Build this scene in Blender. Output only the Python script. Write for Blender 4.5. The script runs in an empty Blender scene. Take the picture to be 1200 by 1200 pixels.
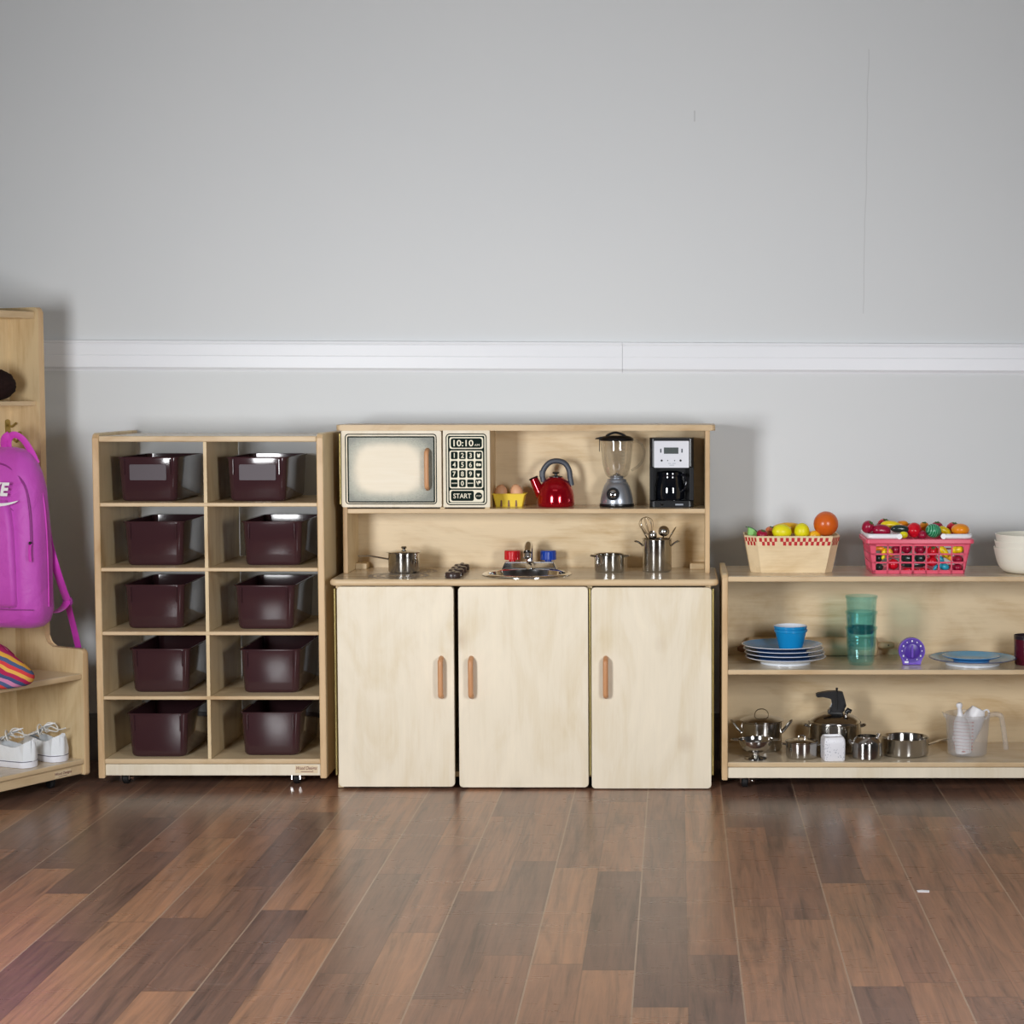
import bpy, bmesh, math, random
from mathutils import Vector, Matrix
random.seed(7)
SC = bpy.context.scene
COL = SC.collection
PI = math.pi
# ---------------------------------------------------------------- camera model (photo taken as 1200 x 1200)
FPX, PIT, HC, CX = 2225.0, math.radians(3.73), 1.11, 794.0
SP, CP = math.sin(PIT), math.cos(PIT)
def ray(px, py):
    r, u = (px - CX) / FPX, (600 - py) / FPX
    return Vector((r, CP + u * SP, -SP + u * CP))
def P(px, py, Y):                       # point of the photo at depth Y
    d = ray(px, py); t = Y / d.y
    return Vector((d.x * t, Y, HC + d.z * t))
def G(px, py, Z):                       # point of the photo on a level surface Z
    d = ray(px, py); t = (Z - HC) / d.z
    return Vector((d.x * t, d.y * t, Z))
def PX(px, Y, Z): return (px - CX) * (Y * CP + (HC - Z) * SP) / FPX
def K(Y, Z): return (Y * CP + (HC - Z) * SP) / FPX      # metres per pixel there
# ---------------------------------------------------------------- materials
def lin(c):
    c = c / 255.0
    return c / 12.92 if c <= 0.04045 else ((c + 0.055) / 1.055) ** 2.4
def RGB(r, g, b): return (lin(r), lin(g), lin(b), 1.0)
class NT:
    def __init__(s, name):
        s.m = bpy.data.materials.new(name); s.m.use_nodes = True
        s.t = s.m.node_tree; s.t.nodes.clear()
        s.out = s.t.nodes.new('ShaderNodeOutputMaterial')
    def n(s, kind, **kw):
        nd = s.t.nodes.new('ShaderNode' + kind)
        for k, v in kw.items():
            if k.startswith('i_'): nd.inputs[k[2:].replace('_', ' ')].default_value = v
            else: setattr(nd, k, v)
        return nd
    def l(s, a, b): s.t.links.new(a, b)
    def val(s, x, sock):
        if hasattr(x, 'is_output'): s.l(x, sock)
        else: sock.default_value = x
    def math(s, op, a, b=0.0, c=None, clamp=False):
        nd = s.n('Math', operation=op, use_clamp=clamp)
        s.val(a, nd.inputs[0]); s.val(b, nd.inputs[1])
        if c is not None: s.val(c, nd.inputs[2])
        return nd.outputs[0]
    def mix(s, fac, a, b, blend='MIX'):
        nd = s.n('Mix', data_type='RGBA', blend_type=blend)
        s.val(fac, nd.inputs[0]); s.val(a, nd.inputs[6]); s.val(b, nd.inputs[7])
        return nd.outputs[2]
    def ramp(s, fac, stops):
        nd = s.n('ValToRGB'); s.l(fac, nd.inputs[0])
        el = nd.color_ramp.elements
        while len(el) < len(stops): el.new(0.5)
        for e, (p, c) in zip(el, stops): e.position = p; e.color = c
        return nd.outputs[0]
    def coord(s, scale=(1, 1, 1), loc=(0, 0, 0), rot=(0, 0, 0)):
        tc = s.n('TexCoord'); mp = s.n('Mapping')
        mp.inputs['Scale'].default_value = scale; mp.inputs['Location'].default_value = loc; mp.inputs['Rotation'].default_value = rot
        s.l(tc.outputs['Object'], mp.inputs[0]); return mp.outputs[0]
    def noise(s, vec, scale, detail=3, rough=0.5, dist=0.0):
        nd = s.n('TexNoise'); s.l(vec, nd.inputs['Vector'])
        nd.inputs['Scale'].default_value = scale; nd.inputs['Detail'].default_value = detail
        nd.inputs['Roughness'].default_value = rough; nd.inputs['Distortion'].default_value = dist
        return nd.outputs[0]
    def bsdf(s, color, rough=0.5, metal=0.0, **kw):
        b = s.n('BsdfPrincipled')
        s.val(color, b.inputs['Base Color']); s.val(rough, b.inputs['Roughness']); b.inputs['Metallic'].default_value = metal
        for k, v in kw.items(): s.val(v, b.inputs[k.replace('_', ' ')])
        s.l(b.outputs[0], s.out.inputs[0]); return b
    def bump(s, h, strength, dist, b):
        nd = s.n('Bump'); nd.inputs['Strength'].default_value = strength; nd.inputs['Distance'].default_value = dist
        s.l(h, nd.inputs['Height']); s.l(nd.outputs[0], b.inputs['Normal'])
def plain(name, c, rough=0.4, metal=0.0, var=0.06, scale=30, **kw):
    t = NT(name); v = t.coord(); n = t.noise(v, scale, 3)
    dark = tuple(x * (1 - var) for x in c[:3]) + (1,)
    lite = tuple(min(1, x * (1 + var)) for x in c[:3]) + (1,)
    t.bsdf(t.mix(n, dark, lite), rough, metal, **kw); return t.m
def wood(name, base, dark, axis='Z', rough=0.42, knots=0.0, gscale=1.0):
    t = NT(name)
    sc = {'X': (1.2, 16, 16), 'Y': (16, 1.2, 16), 'Z': (16, 16, 1.2)}[axis]
    lo = {'X': (1.3, 4, 3.6), 'Y': (4, 1.3, 3.6), 'Z': (3.6, 4, 1.3)}[axis]
    fine = t.noise(t.coord(tuple(x * gscale for x in sc)), 6.0, 6, 0.65, 0.5)
    big = t.noise(t.coord(lo, (3.1, 1.7, 5.3)), 1.9, 4, 0.55, 1.6)
    f = t.math('ADD', t.math('MULTIPLY', fine, 0.36), t.math('MULTIPLY', big, 0.92))
    mid = tuple(a * .55 + b * .45 for a, b in zip(base, dark))
    lite = tuple(min(1, a * 1.06) for a in base[:3]) + (1,)
    c = t.ramp(f, [(0.38, dark), (0.52, mid), (0.66, base), (0.85, lite)])
    if knots:
        vo = t.n('TexVoronoi'); t.l(t.coord((4.2, 4.2, 3.4), (.37, .21, .11)), vo.inputs['Vector']); vo.inputs['Scale'].default_value = 1.0
        k = t.math('SMOOTH_MIN', 1.0, t.math('DIVIDE', vo.outputs['Distance'], 0.13), 0.2, clamp=True)
        c = t.mix(t.math('MULTIPLY', t.math('SUBTRACT', 1.0, k), knots), c, RGB(150, 110, 70))
    b = t.bsdf(c, rough, 0, Specular_IOR_Level=0.4)
    t.bump(fine, 0.05, 0.001, b)
    return t.m
M = {}
BL, BD = RGB(238, 228, 206), RGB(224, 207, 176)          # pale birch face veneer
M['birch_door'] = wood('birch_door', RGB(233, 222, 200), RGB(220, 204, 172), 'Z', 0.45, 0.3)
M['birch_v'] = wood('birch_vertical', RGB(220, 197, 156), RGB(192, 160, 112), 'Z', 0.45, 0.4)
M['birch_h'] = wood('birch_horizontal', RGB(225, 203, 166), RGB(196, 165, 118), 'X', 0.42, 0.5)
M['birch_top'] = wood('birch_gloss_top', RGB(214, 197, 170), RGB(190, 166, 132), 'X', 0.2)
M['ply_edge'] = wood('plywood_edge', RGB(212, 186, 148), RGB(184, 150, 106), 'X', 0.45)
M['ply_edge_v'] = wood('plywood_edge_vertical', RGB(212, 180, 138), RGB(178, 140, 94), 'Z', 0.45)
M['maple'] = wood('tan_handle_wood', RGB(206, 152, 108), RGB(186, 128, 84), 'Z', 0.4)
M['basket_wood'] = wood('split_wood_strip', RGB(234, 210, 170), RGB(212, 182, 136), 'X', 0.6, 0, 1.5)
M['pin_wood'] = wood('rolling_pin_wood', RGB(196, 170, 134), RGB(170, 140, 104), 'X', 0.5)
M['pin_dark'] = plain('dark_turned_wood', RGB(128, 88, 60), 0.5)
M['brass'] = plain('brass', RGB(176, 162, 108), 0.35, 1.0)
M['chrome'] = plain('chrome', RGB(225, 225, 225), 0.09, 1.0, 0.02)
def steel(name, c, rough, an):
    t = NT(name)
    v = t.coord((3, 3, 220)); n = t.noise(v, 4, 3)
    tg = t.n('Tangent', direction_type='RADIAL', axis='Z')
    b = t.bsdf(t.mix(n, tuple(x * .9 for x in c[:3]) + (1,), c), rough, 1.0)
    b.inputs['Anisotropic'].default_value = an; b.inputs['Anisotropic Rotation'].default_value = 0.25
    t.l(tg.outputs[0], b.inputs['Tangent']); return t.m
M['steel'] = steel('brushed_steel', RGB(196, 194, 190), 0.17, 0.8)
M['steel_smooth'] = plain('polished_steel', RGB(190, 188, 185), 0.13, 1.0, 0.03)
M['bin'] = plain('dark_brown_plastic', RGB(62, 38, 42), 0.09, 0, 0.05, 8)
M['bin_label'] = plain('clear_label_pocket', RGB(68, 54, 62), 0.5, 0, 0.04)
M['black'] = plain('black_plastic', RGB(15, 16, 20), 0.3)
M['rubber'] = plain('black_rubber', RGB(22, 22, 24), 0.6)
M['grey_plastic'] = plain('dark_grey_plastic', RGB(72, 78, 88), 0.4)
M['silver'] = plain('silver_paint', RGB(172, 178, 188), 0.32, 0.75, 0.04)
M['silver_panel'] = plain('brushed_silver_panel', RGB(222, 224, 232), 0.4, 0.2, 0.02)
M['lcd'] = plain('grey_display', RGB(84, 92, 92), 0.25)
M['knob'] = plain('dark_brown_knob', RGB(62, 48, 44), 0.3)
M['red_enamel'] = plain('red_enamel', RGB(176, 8, 30), 0.13, 0.6, 0.1, 200, Coat_Weight=0.5)
M['tap_red'] = plain('red_tap_plastic', RGB(206, 24, 34), 0.25)
M['tap_blue'] = plain('blue_tap_plastic', RGB(20, 62, 160), 0.25)
M['yellow_carton'] = plain('yellow_carton', RGB(240, 208, 62), 0.6)
M['egg'] = plain('brown_egg', RGB(226, 172, 132), 0.5)
M['print'] = plain('dark_green_print', RGB(20, 34, 28), 0.7, 0, 0.03, 30, Specular_IOR_Level=0.1)
M['cream'] = plain('cream_unprinted_wood', RGB(236, 228, 204), 0.5, 0, 0.03)
M['burner'] = plain('grey_burner_print', RGB(150, 138, 130), 0.35)
M['white'] = plain('white_plastic', RGB(240, 240, 244), 0.35, 0, 0.02)
M['ivory'] = plain('ivory_bowl_plastic', RGB(244, 240, 226), 0.35, 0, 0.02)
M['porcelain'] = plain('white_enamel', RGB(226, 232, 242), 0.2, 0, 0.02)
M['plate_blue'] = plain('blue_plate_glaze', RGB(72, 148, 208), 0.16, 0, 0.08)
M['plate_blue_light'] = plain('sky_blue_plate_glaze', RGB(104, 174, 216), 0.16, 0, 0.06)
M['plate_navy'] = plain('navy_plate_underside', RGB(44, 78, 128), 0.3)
M['cerulean'] = plain('cerulean_bowl', RGB(24, 142, 204), 0.22, 0, 0.06)
M['purple'] = plain('purple_plastic', RGB(104, 66, 190), 0.32)
M['purple_dark'] = plain('dark_purple_plastic', RGB(78, 46, 158), 0.32)
M['maroon_cup'] = plain('maroon_plastic', RGB(84, 14, 34), 0.25)
M['cup_rim'] = plain('dark_cup_rim', RGB(40, 26, 36), 0.3)
M['basket_red'] = plain('coral_red_plastic', RGB(230, 88, 114), 0.35, 0, 0.04)
M['checker_red'] = plain('red_checker_print', RGB(190, 16, 28), 0.5)
M['sticker'] = plain('pale_sticker', RGB(224, 204, 170), 0.4, 0, 0.02)
M['sticker_ink'] = plain('maroon_sticker_ink', RGB(110, 44, 50), 0.5)
def fruit(n, c, r=0.3): M[n] = plain(n, c, r, 0, 0.1, 40)
fruit('f_red', RGB(212, 18, 40), .22); fruit('f_maroon', RGB(158, 18, 56), .28); fruit('f_yellow', RGB(244, 214, 20)); fruit('f_lemon', RGB(240, 230, 20), .4)
fruit('f_orange', RGB(246, 150, 24)); fruit('f_deep_orange', RGB(218, 100, 28), .28); fruit('f_dark', RGB(38, 52, 50), .2); fruit('f_peach', RGB(224, 120, 80))
fruit('f_teal', RGB(40, 160, 190)); fruit('f_lime', RGB(140, 206, 112)); fruit('f_rind', RGB(30, 96, 50)); fruit('f_stem', RGB(70, 110, 50), .5); fruit('f_mango', RGB(248, 188, 36))
def melon():
    t = NT('striped_green_rind'); w = t.n('TexWave', wave_type='BANDS', bands_direction='X'); t.l(t.coord(), w.inputs['Vector'])
    w.inputs['Scale'].default_value = 55; w.inputs['Distortion'].default_value = 3
    t.bsdf(t.ramp(w.outputs[1], [(0.35, RGB(22, 118, 76)), (0.75, RGB(54, 160, 112)), (1, RGB(120, 200, 160))]), 0.3); return t.m
M['f_green'] = melon()
def glassy(name, tint, gloss=0.12, diff=0.0, dcol=(1, 1, 1, 1), rough=0.04):
    t = NT(name); n = t.noise(t.coord(), 20, 2)
    tr = t.n('BsdfTransparent'); t.l(t.mix(n, tint, tuple(min(1, x * 1.03) for x in tint[:3]) + (1,)), tr.inputs[0])
    gl = t.n('BsdfGlossy'); gl.inputs['Roughness'].default_value = rough
    lw = t.n('LayerWeight'); lw.inputs[0].default_value = 0.25
    cur = tr.outputs[0]
    if diff:
        df = t.n('BsdfDiffuse'); df.inputs[0].default_value = dcol
        tl = t.n('BsdfTranslucent'); tl.inputs[0].default_value = dcol
        m0 = t.n('MixShader'); m0.inputs[0].default_value = 0.5; t.l(df.outputs[0], m0.inputs[1]); t.l(tl.outputs[0], m0.inputs[2])
        m1 = t.n('MixShader'); m1.inputs[0].default_value = diff; t.l(cur, m1.inputs[1]); t.l(m0.outputs[0], m1.inputs[2]); cur = m1.outputs[0]
    m2 = t.n('MixShader'); t.l(t.math('ADD', t.math('MULTIPLY', lw.outputs['Facing'], 0.35), gloss * .3, clamp=True), m2.inputs[0])
    t.l(cur, m2.inputs[1]); t.l(gl.outputs[0], m2.inputs[2]); t.l(m2.outputs[0], t.out.inputs[0]); return t.m
M['clear'] = glassy('clear_plastic', (0.965, 0.96, 0.95, 1), 0.3, 0.02)
M['teal_glass'] = glassy('teal_tinted_plastic', (0.84, 0.985, 0.995, 1), 0.1, 0.06, RGB(70, 205, 210))
M['frosted'] = glassy('frosted_plastic', (0.985, 0.985, 0.99, 1), 0.1, 0.2, (0.95, 0.95, 0.97, 1), 0.25)
M['dark_glass'] = plain('dark_carafe_glass', RGB(16, 18, 24), 0.05, 0, 0.05, 30, Coat_Weight=1.0)
M['coffee_dark'] = plain('gloss_black', RGB(14, 16, 24), 0.08)
def fabric(name, c, dark, rough=0.75):
    t = NT(name); n = t.noise(t.coord(), 9, 4, 0.5, 0.8); f = t.noise(t.coord(), 700, 2)
    b = t.bsdf(t.mix(n, dark, c), rough, 0, Sheen_Weight=0.2)
    t.bump(t.math('ADD', t.math('MULTIPLY', n, 6), t.math('MULTIPLY', f, .3)), 0.45, 0.004, b); return t.m
M['magenta'] = fabric('magenta_nylon', RGB(206, 84, 196), RGB(190, 66, 180), 0.5)
M['magenta_strap'] = fabric('bright_magenta_webbing', RGB(212, 62, 192), RGB(196, 48, 176), 0.6)
M['magenta_seam'] = fabric('deep_magenta_piping', RGB(150, 40, 140), RGB(140, 36, 130), 0.6)
M['canvas'] = fabric('white_canvas', RGB(244, 247, 250), RGB(232, 237, 242), 0.8)
M['sole'] = plain('white_rubber_sole', RGB(238, 239, 248), 0.5, 0, 0.02)
M['sole_line'] = plain('grey_sole_line', RGB(96, 100, 112), 0.6)
M['lace'] = fabric('cream_lace', RGB(236, 234, 228), RGB(222, 220, 214), 0.9)
M['insole'] = fabric('grey_lining', RGB(120, 130, 140), RGB(104, 114, 124), 0.9)
M['fuzz'] = plain('dark_brown_fur', RGB(40, 27, 25), 0.95, 0, 0.4, 120, Specular_IOR_Level=0.1)
def stripes():
    t = NT('striped_woven_cloth'); sep = t.n('SeparateXYZ'); v = t.coord((1, 1, 1), (0, 0, 0), (0.3, -0.45, 0)); t.l(v, sep.inputs[0])
    n = t.noise(v, 12, 2); z = t.math('ADD', t.math('MULTIPLY', sep.outputs[2], 9.5), t.math('MULTIPLY', n, 0.22))
    fr = t.math('FRACT', z)
    cols = [RGB(74, 92, 132), RGB(226, 168, 62), RGB(176, 26, 92), RGB(222, 142, 178), RGB(112, 108, 76), RGB(214, 64, 60), RGB(74, 92, 132), RGB(206, 130, 170), RGB(60, 78, 120), RGB(176, 26, 80), RGB(232, 176, 80), RGB(214, 60, 66)]
    nd = t.n('ValToRGB'); nd.color_ramp.interpolation = 'CONSTANT'; t.l(fr, nd.inputs[0]); el = nd.color_ramp.elements
    while len(el) < len(cols): el.new(0.5)
    for i, c in enumerate(cols): el[i].position = i / len(cols); el[i].color = c
    b = t.bsdf(nd.outputs[0], 0.85); t.bump(t.noise(v, 500, 2), 0.3, 0.002, b); return t.m
M['stripes'] = stripes()
def speckle():
    t = NT('white_speckled_plastic'); vo = t.n('TexVoronoi'); t.l(t.coord(), vo.inputs['Vector']); vo.inputs['Scale'].default_value = 210
    n = t.noise(t.coord(), 60, 2)
    k = t.math('MULTIPLY', t.math('LESS_THAN', vo.outputs['Distance'], 0.3), t.math('GREATER_THAN', n, 0.5))
    t.bsdf(t.mix(k, RGB(236, 236, 242), RGB(176, 178, 190)), 0.4); return t.m
M['speckle'] = speckle()
# ---------------------------------------------------------------- mesh building
def rrect(w, d, r, n=6, cx=0, cy=0):
    r = min(r, w / 2 - 1e-5, d / 2 - 1e-5); pts = []
    for (sx, sy, a0) in ((1, 1, 0), (-1, 1, 90), (-1, -1, 180), (1, -1, 270)):
        for i in range(n + 1):
            a = math.radians(a0 + 90 * i / n)
            pts.append((cx + sx * (w / 2 - r) + r * math.cos(a), cy + sy * (d / 2 - r) + r * math.sin(a)))
    return pts
class MB:
    def __init__(s, mi=0): s.bm = bmesh.new(); s.mi = mi
    def _face(s, vs, smooth=False):
        try:
            f = s.bm.faces.new(vs); f.material_index = s.mi; f.smooth = smooth; return f
        except ValueError: return None
    def box(s, x0, x1, y0, y1, z0, z1, bev=0.0, front=None, seg=2):
        old = set(s.bm.faces) if bev else None
        x0, x1 = min(x0, x1), max(x0, x1); y0, y1 = min(y0, y1), max(y0, y1); z0, z1 = min(z0, z1), max(z0, z1)
        v = [s.bm.verts.new((x, y, z)) for x in (x0, x1) for y in (y0, y1) for z in (z0, z1)]
        fs = []
        for q in ((0, 1, 3, 2), (4, 6, 7, 5), (0, 4, 5, 1), (2, 3, 7, 6), (0, 2, 6, 4), (1, 5, 7, 3)):
            fs.append(s._face([v[i] for i in q]))
        if front is not None: fs[2].material_index = front
        if bev:
            es = list({e for f in fs for e in f.edges})
            bmesh.ops.bevel(s.bm, geom=es, offset=bev, segments=seg, profile=0.5, affect='EDGES')
            if front is not None:
                for f in s.bm.faces:
                    if f not in old and f.normal.y < -0.5: f.material_index = front
        return s
    def loft(s, loops, cap0=True, cap1=True, smooth=True, closed=True):
        L = [[s.bm.verts.new(p) for p in lp] for lp in loops]
        n = len(L[0])
        for a, b in zip(L, L[1:]):
            for i in range(n if closed else n - 1):
                j = (i + 1) % n
                s._face((a[i], a[j], b[j], b[i]), smooth)
        if cap0: s._face(list(reversed(L[0])), False)
        if cap1: s._face(L[-1], False)
        s.L = L; return s
    def lathe(s, prof, seg=40, c=(0, 0, 0), smooth=True, rot=None, sx=1.0, sy=1.0):
        R = rot if rot else Matrix.Identity(3); c = Vector(c)
        rows = []
        for (r, z) in prof:
            if r < 1e-6: rows.append([s.bm.verts.new(c + R @ Vector((0, 0, z)))])
            else: rows.append([s.bm.verts.new(c + R @ Vector((sx * r * math.cos(2 * PI * i / seg), sy * r * math.sin(2 * PI * i / seg), z))) for i in range(seg)])
        for a, b in zip(rows, rows[1:]):
            for i in range(seg):
                j = (i + 1) % seg
                if len(a) == 1 and len(b) == 1: continue
                if len(a) == 1: s._face((a[0], b[j], b[i]), smooth)
                elif len(b) == 1: s._face((a[i], a[j], b[0]), smooth)
                else: s._face((a[i], a[j], b[j], b[i]), smooth)
        return s
    def ball(s, c, rx, ry=None, rz=None, seg=24, rot=None):
        ry = rx if ry is None else ry; rz = rx if rz is None else rz
        n = max(8, seg // 2)
        prof = [(math.sin(PI * i / n), -math.cos(PI * i / n)) for i in range(n + 1)]
        R = rot if rot else Matrix.Identity(3)
        return s.lathe([(a, b) for a, b in prof], seg, c, True, R @ Matrix.Diagonal((rx, ry, rz)))
    def tube(s, pts, r, seg=10, closed=False, radii=None, flat=None, up=None):
        pts = [Vector(p) for p in pts]; n = len(pts); loops = []
        nrm = None
        for i, p in enumerate(pts):
            a = pts[i - 1] if (i > 0 or closed) else p; b = pts[(i + 1) % n] if (i < n - 1 or closed) else p
            t = (b - a).normalized()
            if nrm is None:
                u = Vector(up) if up else (Vector((0, 0, 1)) if abs(t.z) < 0.9 else Vector((0, 1, 0)))
                nrm = (u - t * u.dot(t)).normalized()
            else: nrm = (nrm - t * nrm.dot(t)).normalized()
            bi = t.cross(nrm); rr = radii[i] if radii else r
            wa, wb = (flat if flat else (rr, rr))
            loops.append([p + nrm * (wa * math.cos(2 * PI * k / seg)) + bi * (wb * math.sin(2 * PI * k / seg)) for k in range(seg)])
        if closed: loops.append(loops[0])
        s.loft(loops, not closed, not closed); return s
    def prism(s, poly, a, b, plane='XZ', bev=0.0, smooth=False, front=None):
        def pt(u, v, w): return {'XZ': (u, w, v), 'XY': (u, v, w), 'YZ': (w, u, v)}[plane]
        old = set(s.bm.faces)
        A = [s.bm.verts.new(pt(u, v, a)) for u, v in poly]; B = [s.bm.verts.new(pt(u, v, b)) for u, v in poly]
        n = len(poly); f0 = s._face(A); f1 = s._face(list(reversed(B)))
        for i in range(n):
            j = (i + 1) % n; s._face((A[i], B[i], B[j], A[j]), smooth)
        if bev:
            es = [e for f in (f0, f1) for e in f.edges]
            bmesh.ops.bevel(s.bm, geom=es, offset=bev, segments=2, profile=0.5, affect='EDGES')
        if front is not None:
            s.bm.normal_update()
            for f in s.bm.faces:
                if f not in old and abs(f.normal.y) > 0.4 and f.calc_center_median().y < front: f.material_index = 1
        return s
    def strip(s, outer, inner, y):      # flat printed frame in XZ at depth y
        A = [s.bm.verts.new((u, y, v)) for u, v in outer]; B = [s.bm.verts.new((u, y, v)) for u, v in inner]
        n = len(A)
        for i in range(n):
            j = (i + 1) % n; s._face((A[i], A[j], B[j], B[i]))
        return s
    def flat(s, poly, y):
        s._face([s.bm.verts.new((u, y, v)) for u, v in poly]); return s
    def addmesh(s, me, mtx):
        base = [s.bm.verts.new(mtx @ v.co) for v in me.vertices]
        for p in me.polygons: s._face([base[i] for i in p.vertices])
        return s
    def build(s, name, mats, parent=None, origin=None, loc=(0, 0, 0), rot=(0, 0, 0), sharp=38, recalc=True):
        bm = s.bm
        if origin is not None: bmesh.ops.translate(bm, verts=bm.verts, vec=-Vector(origin))
        if recalc: bmesh.ops.recalc_face_normals(bm, faces=bm.faces)
        ca = math.radians(sharp)
        for e in bm.edges:
            if len(e.link_faces) == 2 and e.calc_face_angle(0) > ca: e.smooth = False
        me = bpy.data.meshes.new(name); bm.to_mesh(me); bm.free()
        for m in (mats if isinstance(mats, (list, tuple)) else [mats]): me.materials.append(M[m] if isinstance(m, str) else m)
        o = bpy.data.objects.new(name, me); COL.objects.link(o)
        o.location = loc; o.rotation_euler = rot
        if parent is not None: o.parent = parent
        return o
def tag(o, label, cat, group=None):
    o['label'] = label; o['category'] = cat
    if group: o['group'] = group
    return o
def thing(name, label, cat, loc, rotz=0.0, group=None, rot=None):
    o = bpy.data.objects.new(name, None); COL.objects.link(o); o.empty_display_size = 0.05
    o.location = loc; o.rotation_euler = rot if rot else (0, 0, rotz)
    return tag(o, label, cat, group)
def struct(o): o['kind'] = 'structure'; return o
def copy_tree(o, parent=None):
    c = o.copy(); COL.objects.link(c)
    if parent is not None: c.parent = parent
    for ch in list(o.children): copy_tree(ch, c)
    return c
def text_mesh(body, size, bold=0.0, shear=0.0, align='CENTER'):
    cu = bpy.data.curves.new('lettering', 'FONT'); cu.body = body; cu.size = size; cu.offset = bold; cu.shear = shear
    cu.align_x = align; cu.align_y = 'CENTER'; cu.resolution_u = 4
    ob = bpy.data.objects.new('lettering', cu); COL.objects.link(ob); bpy.context.view_layer.update()
    me = bpy.data.meshes.new_from_object(ob.evaluated_get(bpy.context.evaluated_depsgraph_get()))
    bpy.data.objects.remove(ob); bpy.data.curves.remove(cu); return me
def facing(x, y, z, sx=1.0, sz=1.0):    # text plane turned to face -Y
    return Matrix.Translation((x, y, z)) @ Matrix.Rotation(PI / 2, 4, 'X') @ Matrix.Diagonal((sx, sz, 1, 1))
def arc(c, r, a0, a1, n, plane='XZ', rz=None):
    rz = r if rz is None else rz; out = []
    for i in range(n + 1):
        a = math.radians(a0 + (a1 - a0) * i / n); u, v = r * math.cos(a), rz * math.sin(a)
        out.append({'XZ': (c[0] + u, c[1], c[2] + v), 'XY': (c[0] + u, c[1] + v, c[2]), 'YZ': (c[0], c[1] + u, c[2] + v)}[plane])
    return out
def smooth_path(pts, k=6):              # Catmull-Rom
    P_ = [Vector(p) for p in pts]; P_ = [P_[0] * 2 - P_[1]] + P_ + [P_[-1] * 2 - P_[-2]]; out = []
    for i in range(1, len(P_) - 2):
        a, b, c, d = P_[i - 1:i + 3]
        for j in range(k):
            t = j / k
            out.append(0.5 * ((2 * b) + (c - a) * t + (2 * a - 5 * b + 4 * c - d) * t * t + (3 * b - a - 3 * c + d) * t ** 3))
    out.append(P_[-2]); return out
# ---------------------------------------------------------------- the room
XL_, XR_, YF_, YB_, ZC_ = -2.9, 3.2, -2.2, 5.63, 2.75
def floor_mat():
    t = NT('dark_laminate_planks'); sep = t.n('SeparateXYZ'); t.l(t.coord(), sep.inputs[0])
    W, L = 0.10085, 0.74
    xs = t.math('DIVIDE', t.math('ADD', sep.outputs[0], 0.0816 + W * 60), W)
    row = t.math('FLOOR', xs)
    wn = t.n('TexWhiteNoise', noise_dimensions='1D'); t.l(row, wn.inputs['W'])
    pair = t.math('FLOOR', t.math('DIVIDE', row, 2.0))
    ys = t.math('ADD', t.math('DIVIDE', sep.outputs[1], L), t.math('MULTIPLY', wn.outputs[0], 7.0))
    colm = t.math('FLOOR', ys)
    cb = t.n('CombineXYZ'); t.l(row, cb.inputs[0]); t.l(colm, cb.inputs[1])
    w2 = t.n('TexWhiteNoise', noise_dimensions='2D'); t.l(cb.outputs[0], w2.inputs['Vector'])
    base = t.ramp(w2.outputs[0], [(0.0, RGB(112, 86, 76)), (0.25, RGB(128, 97, 82)), (0.5, RGB(142, 105, 86)), (0.75, RGB(152, 112, 89)), (1.0, RGB(166, 124, 96))])
    # grain shifted per strip
    off = t.n('CombineXYZ'); t.l(t.math('MULTIPLY', w2.outputs[0], 40), off.inputs[0]); t.l(t.math('MULTIPLY', wn.outputs[0], 23), off.inputs[1])
    add = t.n('VectorMath', operation='ADD'); t.l(t.coord((24, 1.1, 1)), add.inputs[0]); t.l(off.outputs[0], add.inputs[1])
    g1 = t.noise(add.outputs[0], 2.2, 6, 0.7, 1.2)
    add2 = t.n('VectorMath', operation='ADD'); t.l(t.coord((9, .7, 1)), add2.inputs[0]); t.l(off.outputs[0], add2.inputs[1])
    g2 = t.noise(add2.outputs[0], 1.6, 3, 0.6, 2.5)
    g = t.ramp(t.math('ADD', t.math('MULTIPLY', g1, .6), t.math('MULTIPLY', g2, .5)), [(0.40, (0.46, 0.47, 0.50, 1)), (0.50, (0.80, 0.80, 0.81, 1)), (0.58, (1.0, 0.97, 0.95, 1)), (0.70, (1.22, 1.15, 1.08, 1))])
    c = t.mix(1.0, base, g, 'MULTIPLY')
    fx = t.math('FRACT', t.math('DIVIDE', xs, 2.0)); ex = t.math('MINIMUM', fx, t.math('SUBTRACT', 1.0, fx))
    seam = t.math('LESS_THAN', ex, 0.0075)
    fx1 = t.math('FRACT', xs); e1 = t.math('MINIMUM', fx1, t.math('SUBTRACT', 1.0, fx1)); seam1 = t.math('MULTIPLY', t.math('LESS_THAN', e1, 0.012), 0.35)
    fy = t.math('FRACT', ys); ey = t.math('MINIMUM', fy, t.math('SUBTRACT', 1.0, fy)); seamy = t.math('MULTIPLY', t.math('LESS_THAN', ey, 0.004), 0.35)
    c = t.mix(t.math('MULTIPLY', seam, 0.75), c, RGB(204, 176, 150))
    c = t.mix(t.math('MAXIMUM', seam1, seamy), c, RGB(70, 54, 48))
    sc = t.noise(t.coord((1.0, 5, 1), (4, 2, 0), (0, 0, .4)), 3.0, 5, 0.75, 1.5)
    scf = t.ramp(sc, [(0.60, (0, 0, 0, 1)), (0.78, (1, 1, 1, 1))])
    c = t.mix(t.math('MULTIPLY', scf, 0.16), c, RGB(176, 158, 148))
    rg = t.math('ADD', 0.22, t.math('MULTIPLY', sc, 0.14))
    b = t.bsdf(c, rg, 0, Specular_IOR_Level=0.65)
    h = t.math('SUBTRACT', t.math('MULTIPLY', g1, 0.25), t.math('MULTIPLY', seam, 1.0))
    t.bump(h, 0.05, 0.0008, b); return t.m
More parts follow.
